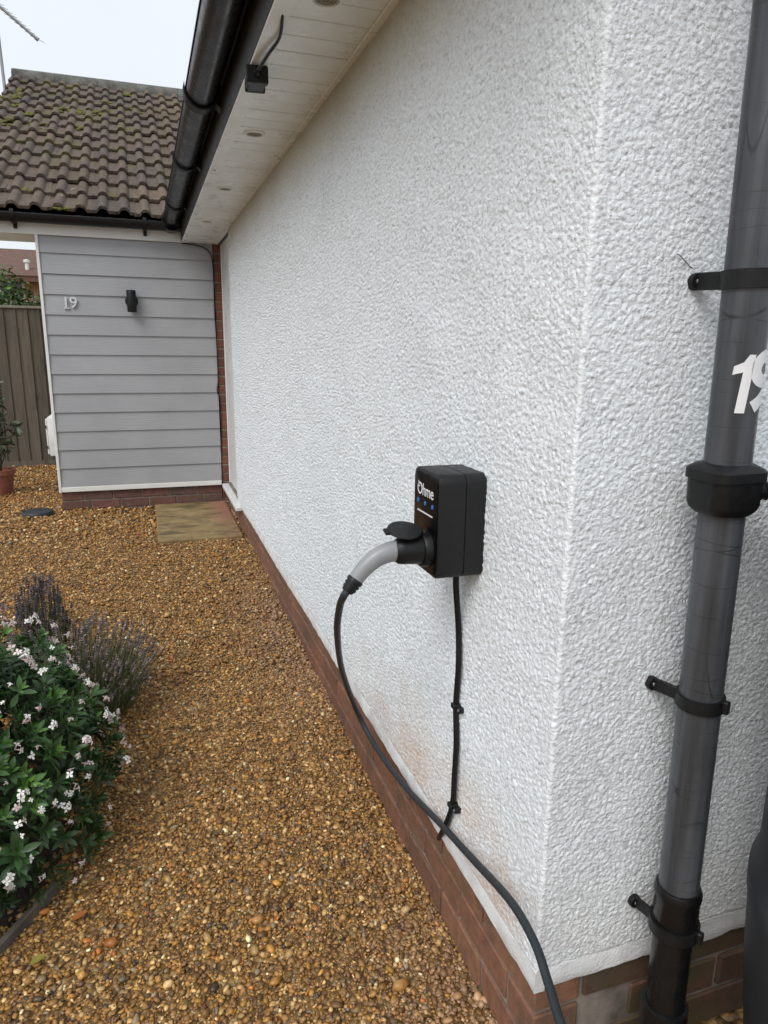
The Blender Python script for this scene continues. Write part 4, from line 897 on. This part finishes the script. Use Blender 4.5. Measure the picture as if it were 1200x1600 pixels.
# ------------------------------------------------------------------ plants
def leaf_arrays(l, wd_, fold=0.25, curl=0.2):
    st = [(0.0, 0.08), (0.25, 0.55), (0.55, 1.0), (0.8, 0.8), (1.0, 0.05)]; V = []; Fq = []
    for t, ww in st:
        z = -curl * l * t * t; V += [(t * l, -ww * wd_ / 2, z + fold * ww * wd_ / 2), (t * l, 0, z), (t * l, ww * wd_ / 2, z + fold * ww * wd_ / 2)]
    for i in range(len(st) - 1):
        for k in (0, 1): a = 3 * i + k; Fq += [(a, a + 1, a + 4), (a, a + 4, a + 3)]
    return np.array(V), np.array(Fq)
def basis(n):
    n = np.array(n, float); n /= np.linalg.norm(n); h = np.array([0, 0, 1.]) if abs(n[2]) < .9 else np.array([1., 0, 0])
    u = np.cross(h, n); u /= np.linalg.norm(u); return u, np.cross(n, u), n
def rosette(seed, young):
    r = random.Random(seed); Vs, Fs, Cs = [], [], []; off = 0; k = r.randint(9, 13)
    for i in range(k):
        t = i / k; l = r.uniform(0.030, 0.046) * (1.0 if i > 3 else 0.7); el = math.radians(12 + 62 * (1 - t) + r.uniform(-10, 10)); az = i * 2.4 + r.uniform(-.3, .3)
        V, Fq = leaf_arrays(l, l * r.uniform(0.26, 0.34), 0.3, r.uniform(0.05, 0.35))
        ce_, se_, ca, sa = math.cos(el), math.sin(el), math.cos(az), math.sin(az)
        x, y_, z = V.T; xr = x * ce_ - z * se_; zr = x * se_ + z * ce_
        W = np.stack([xr * ca - y_ * sa, xr * sa + y_ * ca, zr + 0.004 - 0.025 * t], -1)
        y01 = (1 - t) * young
        c = np.array([0.026, 0.060, 0.022]) * (1 - y01) + np.array([0.095, 0.215, 0.035]) * y01; c = c * math.exp(r.gauss(0, .22))
        Vs.append(W); Fs.append(Fq + off); off += len(W); Cs.append(np.repeat(c[None], len(W), 0))
    return np.concatenate(Vs), np.concatenate(Fs), np.concatenate(Cs)
def mesh_data(name, V, Fq, C, mat):
    o = fast_mesh(name, V, Fq, mat, None, True, C * (1.25 if 'leaf' in name else 1.0)); me = o.data; bpy.data.objects.remove(o); return me
ROS = [rosette(k, [0.1, 0.3, 0.5, 1.0, 0.15, 1.15, 0.4, 0.05][k % 8]) for k in range(8)]
ROSM = [mesh_data('leaf_cluster', *r, MAT['leaf']) for r in ROS]
def flower_arrays(seed):
    r = random.Random(seed); Vs, Fs, Cs = [], [], []; off = 0
    for f in range(r.randint(1, 4)):
        ax = np.array([r.gauss(0, .55), r.gauss(0, .55), 1.0]); u, v, n = basis(ax); ln = r.uniform(0.010, 0.016); c0 = n * ln
        pk = r.random() < 0.15
        # tube
        ring = 5; P = []
        for h_, rr in ((0, 0.0014), (ln, 0.0018)):
            for k in range(ring): a = 2 * math.pi * k / ring; P.append(n * h_ + (u * math.cos(a) + v * math.sin(a)) * rr)
        Fq = [];
        for k in range(ring): k1 = (k + 1) % ring; Fq += [(k, k1, ring + k1), (k, ring + k1, ring + k)]
        Vs.append(np.array(P)); Fs.append(np.array(Fq) + off); off += len(P); Cs.append(np.repeat(np.array([[0.55, 0.42, 0.40]]), len(P), 0))
        for k in range(4):
            a = math.pi / 2 * k + r.uniform(-.15, .15); d = u * math.cos(a) + v * math.sin(a); s = np.cross(n, d); l = r.uniform(0.0075, 0.0105); wv_ = l * 0.34
            dr = r.uniform(-.25, .1) * l
            P = np.array([c0, c0 + d * l * .55 + s * wv_ + n * .0008, c0 + d * l * 1.0 + n * dr, c0 + d * l * .55 - s * wv_ + n * .0008])
            Vs.append(P); Fs.append(np.array([(0, 1, 2), (0, 2, 3)]) + off); off += 4
            col = np.array([0.82, 0.82, 0.78]) if not pk else np.array([0.72, 0.60, 0.58]); Cs.append(np.repeat(col[None], 4, 0))
    return np.concatenate(Vs), np.concatenate(Fs), np.concatenate(Cs)
FLM = [mesh_data('flower', *flower_arrays(k), MAT['petal']) for k in range(8)]
def orient(n, spin):
    u, v, w_ = basis(n); m = Matrix((Vector(u), Vector(v), Vector(w_))).transposed().to_4x4(); return m @ Matrix.Rotation(spin, 4, 'Z')
# white flowering evergreen: uneven dome made of shoots
bush = empty('flowering_shrub', (-0.60, 2.05, 0.0), 'evergreen shrub with small white star flowers and glossy green leaves', 'shrub')
BC = np.array([-0.605, 2.02, 0.15])
def bush_surf(th, ph):
    """th azimuth, ph elevation -> point, normal"""
    d = np.array([math.cos(ph) * math.cos(th), math.cos(ph) * math.sin(th), math.sin(ph)])
    lump = 1 + 0.07 * math.sin(3 * th + 1) * math.cos(2 * ph) + 0.05 * math.sin(7 * th + 5 * ph) + 0.04 * math.cos(11 * ph - 4 * th)
    p = BC + d * np.array([0.42, 0.52, 0.505]) * lump; n = d / np.array([0.42, 0.52, 0.505]); n /= np.linalg.norm(n); return p, n
rb = random.Random(5); placed = 0; fl = 0
while placed < 300:
    th = rb.uniform(math.radians(-150), math.radians(75)); ph = math.asin(rb.uniform(-0.25, 1.0)); p, n = bush_surf(th, ph)
    if p[2] < 0.03: continue
    p = p - n * abs(rb.gauss(0, 0.025)); nn_ = n + np.array([rb.gauss(0, .3), rb.gauss(0, .3), 0.35 + rb.gauss(0, .25)])
    hi = p[2] > 0.25
    k = rb.choice([0, 1, 2, 3, 5, 6, 2, 1]) if hi else rb.choice([0, 0, 1, 4, 7, 7, 6])
    o = bpy.data.objects.new('leaf_cluster', ROSM[k]); o.matrix_world = Matrix.Translation(Vector(p)) @ orient(nn_, rb.uniform(0, 6)) @ Matrix.Scale(rb.uniform(0.85, 1.3), 4)
    place(o, bush); placed += 1
for i in range(240):
    th = rb.uniform(math.radians(-140), math.radians(60)); ph = math.asin(rb.uniform(-0.2, 1.0)); p, n = bush_surf(th, ph)
    if p[2] < 0.06: continue
    p = p + n * rb.uniform(0.008, 0.030); nn_ = n + np.array([rb.gauss(0, .5), rb.gauss(0, .5), rb.gauss(0.1, .4)])
    o = bpy.data.objects.new('flower', FLM[rb.randrange(8)]); o.matrix_world = Matrix.Translation(Vector(p)) @ orient(nn_, rb.uniform(0, 6)) @ Matrix.Scale(rb.uniform(0.75, 1.35), 4); place(o, bush)
Vs, Fs, Cs = [], [], []; off = 0
for i in range(900):
    th = rb.uniform(-math.pi, math.pi); ph = math.asin(rb.uniform(-0.3, 1.0)); p, n = bush_surf(th, ph)
    p = BC + (p - BC) * rb.uniform(0.62, 0.97)
    if p[2] < 0.02: continue
    V, Fq, C = ROS[rb.choice([0, 4, 7, 1, 6])]; m = np.array(orient(n + np.array([rb.gauss(0, .5), rb.gauss(0, .5), .3 + rb.gauss(0, .4)]), rb.uniform(0, 6)))[:3, :3] * rb.uniform(.8, 1.2)
    Vs.append(V @ m.T + p); Fs.append(Fq + off); Cs.append(C * 0.9); off += len(V)
tag(fast_mesh('foliage', np.concatenate(Vs), np.concatenate(Fs), MAT['leaf'], bush, True, np.concatenate(Cs)), kind='stuff')
bm = bmesh.new()
for i in range(34):
    th = rb.uniform(-math.pi, math.pi); ph = math.asin(rb.uniform(0, 1)); p, n = bush_surf(th, ph); b0 = Vector((-0.60 + rb.gauss(0, .05), 2.05 + rb.gauss(0, .06), 0.0))
    q1 = Vector(BC + (p - BC) * .9); add_tube(bm, catmull([b0, b0.lerp(q1, .45) + Vector((0, 0, -.05)), q1], 3), [0.008, 0.007, 0.006, 0.005, 0.004, 0.003, 0.002], 5)
bm_obj('stems', bm, MAT['bark'], bush, True)
sv = []
bm = bmesh.new(); bmesh.ops.create_icosphere(bm, subdivisions=3, radius=1.0)
for v in bm.verts: v.co = Vector((-0.70 + v.co.x * 0.45 * (1 + random.uniform(-.04, .04)), 2.1 + v.co.y * 0.62 * (1 + random.uniform(-.04, .04)), -0.01 + v.co.z * 0.035))
tag(bm_obj('soil_bed', bm, MAT['soil'], None, True), 'dark soil bed under the shrubs', kind='structure')

def lavender(name, cx, cy, base_r, spread, hmin, hmax, nst, label, seed, spike=(0.13, 0.10, 0.15), lean=(0, 0)):
    r = random.Random(seed); root = empty(name, (cx, cy, 0.02), label, 'lavender', 'lavender plants behind the white flowering shrub')
    V1, F1, C1, V2, F2, C2 = [], [], [], [], [], []; o1 = o2 = 0
    def ribbon(p0, p1, p2, wd_, col):
        nonlocal o1
        ang = r.uniform(0, math.pi); s = np.array([math.cos(ang), math.sin(ang), 0]) * wd_
        P = np.array([p0 - s, p0 + s, p1 - s, p1 + s, p2 - s * .4, p2 + s * .4]); V1.append(P); F1.append(np.array([(0, 1, 3), (0, 3, 2), (2, 3, 5), (2, 5, 4)]) + o1); o1 += 6
        C1.append(np.repeat(np.array(col)[None] * math.exp(r.gauss(0, .25)), 6, 0))
    for i in range(nst):
        a = r.uniform(0, 2 * math.pi); rr = base_r * math.sqrt(r.random()); d = np.array([math.cos(a), math.sin(a), 0]); p0 = np.array([cx, cy, 0.02]) + d * rr
        h_ = r.uniform(hmin, hmax); out = spread * (rr / base_r) * r.uniform(.6, 1.2); p2 = p0 + d * out + np.array([lean[0] * h_, lean[1] * h_, h_ * (1 - 0.25 * (rr / base_r) ** 2)]); p1 = p0 + (p2 - p0) * .55 + np.array([0, 0, 0.05 * h_])
        ribbon(p0, p1, p2, 0.0013, (0.10, 0.115, 0.052))
        # flower spike: stacked little whorls
        if r.random() < 0.62:
            t = (p2 - p1); t /= np.linalg.norm(t); nw = r.randint(3, 6)
            for k in range(nw):
                c = p2 - t * 0.009 * k; s = 0.0052 * (0.7 + 0.5 * math.sin(math.pi * (k + .7) / (nw + .4)))
                Vv, Ff = OCT; V2.append(Vv * np.array([s, s, s * .85]) * (1 + np.array([[r.uniform(-.3, .3)] for _ in range(6)])) + c); F2.append(Ff + o2); o2 += 6
                C2.append(np.repeat((np.array(spike) * math.exp(r.gauss(0, .35)))[None], 6, 0))
        for k in range(4):
            b = p0 + (p1 - p0) * r.uniform(.2, 1.0); dd_ = d * r.uniform(-.2, 1) + np.array([r.gauss(0, .5), r.gauss(0, .5), r.uniform(.5, 1.4)]); dd_ /= np.linalg.norm(dd_); l = r.uniform(.025, .05)
            ribbon(b, b + dd_ * l * .55, b + dd_ * l, 0.0016, (0.085, 0.115, 0.055) if r.random() < .75 else (0.19, 0.17, 0.05))
    tag(fast_mesh('stems', np.concatenate(V1), np.concatenate(F1), MAT['lav'], root, False, np.concatenate(C1)), kind='stuff')
    tag(fast_mesh('flower_spikes', np.concatenate(V2), np.concatenate(F2), MAT['lav'], root, True, np.concatenate(C2)), kind='stuff')
    return root
lavender('lavender', -0.44, 2.88, 0.07, 0.035, 0.34, 0.53, 330, 'tall upright purple grey lavender tuft behind the flowering shrub', 1, (0.082, 0.068, 0.078))
lavender("lavender", -0.315, 2.68, 0.19, 0.13, 0.16, 0.37, 950, 'low spreading faded lavender beside the gravel path', 2, (0.150, 0.125, 0.118))
lavender('lavender', -0.68, 2.85, 0.12, 0.10, 0.25, 0.46, 200, 'sparse lavender with orange tinged stems next to the tall tuft', 3, (0.11, 0.095, 0.14))

# potted shrub by the fence
pc = Vector((-1.285, 6.95, 0.055))
pot = empty('terracotta_pot', pc, 'terracotta pot with leafy shrub in front of the wooden fence', 'plant pot')
lathe('pot_body', [(0.085, 0.0), (0.09, 0.005), (0.118, 0.19), (0.130, 0.192), (0.132, 0.235), (0.120, 0.237), (0.115, 0.21), (0.01, 0.20)], T3(*pc), MAT['terracotta'], pot, 28)
pp = empty('potted_shrub', (pc.x, pc.y, pc.z + 0.2), 'leggy green shrub growing in the terracotta pot', 'shrub')
bm = bmesh.new(); Vs, Fs, Cs = [], [], []; off = 0; rp = random.Random(9)
for i in range(15):
    a = rp.uniform(0, 6.28); top = Vector((pc.x + math.cos(a) * rp.uniform(.04, .24), pc.y + math.sin(a) * rp.uniform(.04, .2), pc.z + rp.uniform(.62, 1.12))); b0 = Vector((pc.x + rp.gauss(0, .02), pc.y + rp.gauss(0, .02), pc.z + .19))
    pts = catmull([b0, b0.lerp(top, .5) + Vector((rp.gauss(0, .02), rp.gauss(0, .02), .05)), top], 5); add_tube(bm, pts, [0.006 - 0.0004 * k for k in range(len(pts))], 5)
    for k in range(rp.randint(18, 30)):
        t = rp.uniform(.3, 1.0); c = np.array(pts[int(t * (len(pts) - 1))]); V, Fq = leaf_arrays(rp.uniform(.045, .085), rp.uniform(.018, .03), .25, rp.uniform(.1, .5))
        m = np.array(orient(np.array([rp.gauss(0, 1), rp.gauss(0, 1), .6]), rp.uniform(0, 6)))[:3, :3]; W = V @ m.T + c
        pale = rp.random() < .18 and t > .8; Vs.append(W); Fs.append(Fq + off); off += len(V); Cs.append(np.repeat((np.array([.22, .26, .19]) if pale else np.array([.035, .055, .028]))[None] * math.exp(rp.gauss(0, .3)), len(V), 0))
bm_obj('stems', bm, MAT['bark'], pp, True)
tag(fast_mesh('foliage', np.concatenate(Vs), np.concatenate(Fs), MAT['leaf'], pp, True, np.concatenate(Cs)), kind='stuff')

# ------------------------------------------------------------------ fence, neighbour, hedge, aerial
fy = 8.55
fen = empty('wooden_fence', (-1.5, fy, 0.05), 'weathered brown close-boarded wooden fence behind the gravel', 'fence')
ft = on_y(30, 481, fy).z
x = -3.2
while x < -0.45:
    wv_ = random.uniform(0.108, 0.125); bm = bmesh.new(); t = random.uniform(-.004, .004)
    P = [(x - .012, fy - .004), (x + wv_, fy - .020), (x + wv_, fy - .006), (x - .012, fy + .004)]
    vv = [bm.verts.new((a, b, z)) for z in (0.06, ft + t) for a, b in P]
    for f in ((0, 1, 5, 4), (1, 2, 6, 5), (2, 3, 7, 6), (3, 0, 4, 7), (0, 3, 2, 1), (4, 5, 6, 7)): bm.faces.new([vv[i] for i in f])
    bm_obj('fence_board', bm, MAT['fence'], fen); x += wv_ - 0.004
box('capping_rail', (-3.2, -0.45, fy - .035, fy + .03, ft - 0.004, ft + .022), plain('pale_rail', (0.22, 0.20, 0.16), 0.8, 0.2, 20), fen, .003)
box('gravel_board', (-3.2, -0.45, fy - .028, fy - .021, 0.0, 0.12), MAT['fence'], fen)

def leafy(name, centres, nleaf, label, cat, cols, seed, lsize, trunk):
    r = random.Random(seed); root = empty(name, trunk, label, cat, None); Vs, Fs, Cs = [], [], []; off = 0
    for i in range(nleaf):
        cx, cy, cz, rx, ry, rz = r.choice(centres); d = np.array([r.gauss(0, 1), r.gauss(0, 1), r.gauss(0, 1)]); d /= np.linalg.norm(d); k = r.uniform(.55, 1.05)
        p = np.array([cx, cy, cz]) + d * k * np.array([rx, ry, rz]); l = lsize * r.uniform(.7, 1.3); V, Fq = leaf_arrays(l, l * .42, .2, .25)
        m = np.array(orient(d + np.array([r.gauss(0, .7), r.gauss(0, .7), r.gauss(.2, .6)]), r.uniform(0, 6)))[:3, :3]; Vs.append(V @ m.T + p); Fs.append(Fq + off); off += len(V)
        Cs.append(np.repeat((np.array(r.choice(cols)) * math.exp(r.gauss(0, .35)))[None], len(V), 0))
    tag(fast_mesh('crown', np.concatenate(Vs), np.concatenate(Fs), MAT['leaf'], root, True, np.concatenate(Cs)), kind='stuff')
    bm = bmesh.new()
    for c in centres: add_tube(bm, catmull([Vector(trunk), Vector(trunk).lerp(Vector(c[:3]), .5), Vector(c[:3])], 4), 0.02, 6)
    bm_obj('trunk', bm, MAT['bark'], root, True)
c1 = on_y(5, 455, 9.6); c2 = on_y(42, 468, 9.5)
leafy('garden_shrub', [(c1.x - .1, 9.7, c1.z - .1, .42, .4, .42), (c1.x - .5, 9.8, c1.z, .5, .4, .5), (c1.x + .15, 9.6, c1.z - .3, .3, .3, .3)], 2600, 'bushy mid green shrub rising behind the wooden fence', 'shrub', [(.075, .15, .03), (.11, .20, .04), (.045, .09, .025)], 21, .07, (c1.x - .1, 9.7, 0.05))
leafy('garden_shrub', [(c2.x, 9.4, c2.z - .12, .24, .25, .22), (c2.x + .2, 9.45, c2.z - .2, .2, .2, .2)], 900, 'small dark shrub with pale heads behind the wooden fence', 'shrub', [(.03, .045, .02), (.045, .06, .025), (.2, .18, .13)], 22, .05, (c2.x, 9.4, 0.05))
nh = empty('neighbouring_house', (-3.5, 21, 0), 'buff brick house with reddish brown roof beyond the fence', 'house')
er, tr = on_y(30, 432, 20).z, on_y(30, 391, 22.6).z
box('wall', (-8.5, -1.2, 20.3, 26, 0.0, er + 0.05), MAT['nwall'], nh)
nr = mesh_from('roof', [(-8.8, 19.9, er), (-0.9, 19.9, er), (-0.9, 22.6, tr), (-8.8, 22.6, tr), (-0.9, 26.4, er), (-8.8, 26.4, er), (-8.8, 19.9, er - .12), (-0.9, 19.9, er - .12), (-0.9, 26.4, er - .12), (-8.8, 26.4, er - .12)],
          [(0, 1, 2, 3), (3, 2, 4, 5), (6, 9, 8, 7), (0, 6, 7, 1), (5, 4, 8, 9), (1, 7, 8, 4, 2), (0, 3, 5, 9, 6)], MAT['nroof'], nh)
for k in range(9):                                   # tile courses read as fine steps
    f0 = k / 9; yy = 19.9 + 2.7 * f0; zz = er + (tr - er) * f0
    box('tile_course', (-8.8, -0.9, yy - .01, yy + .31, zz + 0.0, zz + .03), MAT['nroof'], nr, 0, 1, Matrix.Translation((0, yy, zz)) @ Matrix.Rotation(math.atan2(tr - er, 2.7), 4, 'X') @ Matrix.Translation((0, -yy, -zz)))
vp = on_y(43, 424, 20.45)
lathe('roof_vent', [(0.10, -0.15), (0.10, 0.0), (0.045, 0.03), (0.045, 0.20), (0.075, 0.21), (0.075, 0.27), (0.01, 0.29)], T3(vp.x, 20.45, vp.z), MAT['upvc'], nr, 14)
wc = on_y(30, 448, 20.28); wn = box('window', (wc.x - .45, wc.x + .12, 20.27, 20.34, wc.z - .7, wc.z + .30), MAT['upvc'], nh); box('pane', (wc.x - .40, wc.x + .06, 20.262, 20.269, wc.z - .64, wc.z + .24), MAT['nglass'], wn)

aer = empty('television_aerial', (-1.17, 9.3, H + 1.6), 'grey television aerial on a thin mast above the tiled roof', 'aerial')
a0, a1 = on_y(9, 152, 9.3), on_y(-2, 60, 9.3); md = (a1 - a0)
tube('mast', [a0 - md * 0.6, a1 + md * 0.9], 0.016, MAT['alu'], aer, 10)
b0, b1 = on_y(-60, -42, 9.1), on_y(58, 61, 9.1); tube('boom', [b0, b1], 0.014, MAT['alu'], aer, 8)
tube('boom_clamp', [a1 + md * 0.86, a1 + md * 0.86 + (b0 - (a1 + md * 0.86)) * 0.97], 0.02, MAT['alu'], aer, 8)
for k in range(16):
    c = b0.lerp(b1, k / 15.0); hl = 0.14 - 0.004 * k; dv_ = Vector((0.75, 0.62, -0.08)).normalized()
    tube('element', [c - dv_ * hl, c + dv_ * hl], 0.0025, MAT['alu'], aer, 5)
tube('boom_tip', [b1 - (b1 - b0).normalized() * .02, b1 + (b1 - b0).normalized() * .012], 0.019, MAT['alu'], aer, 8)
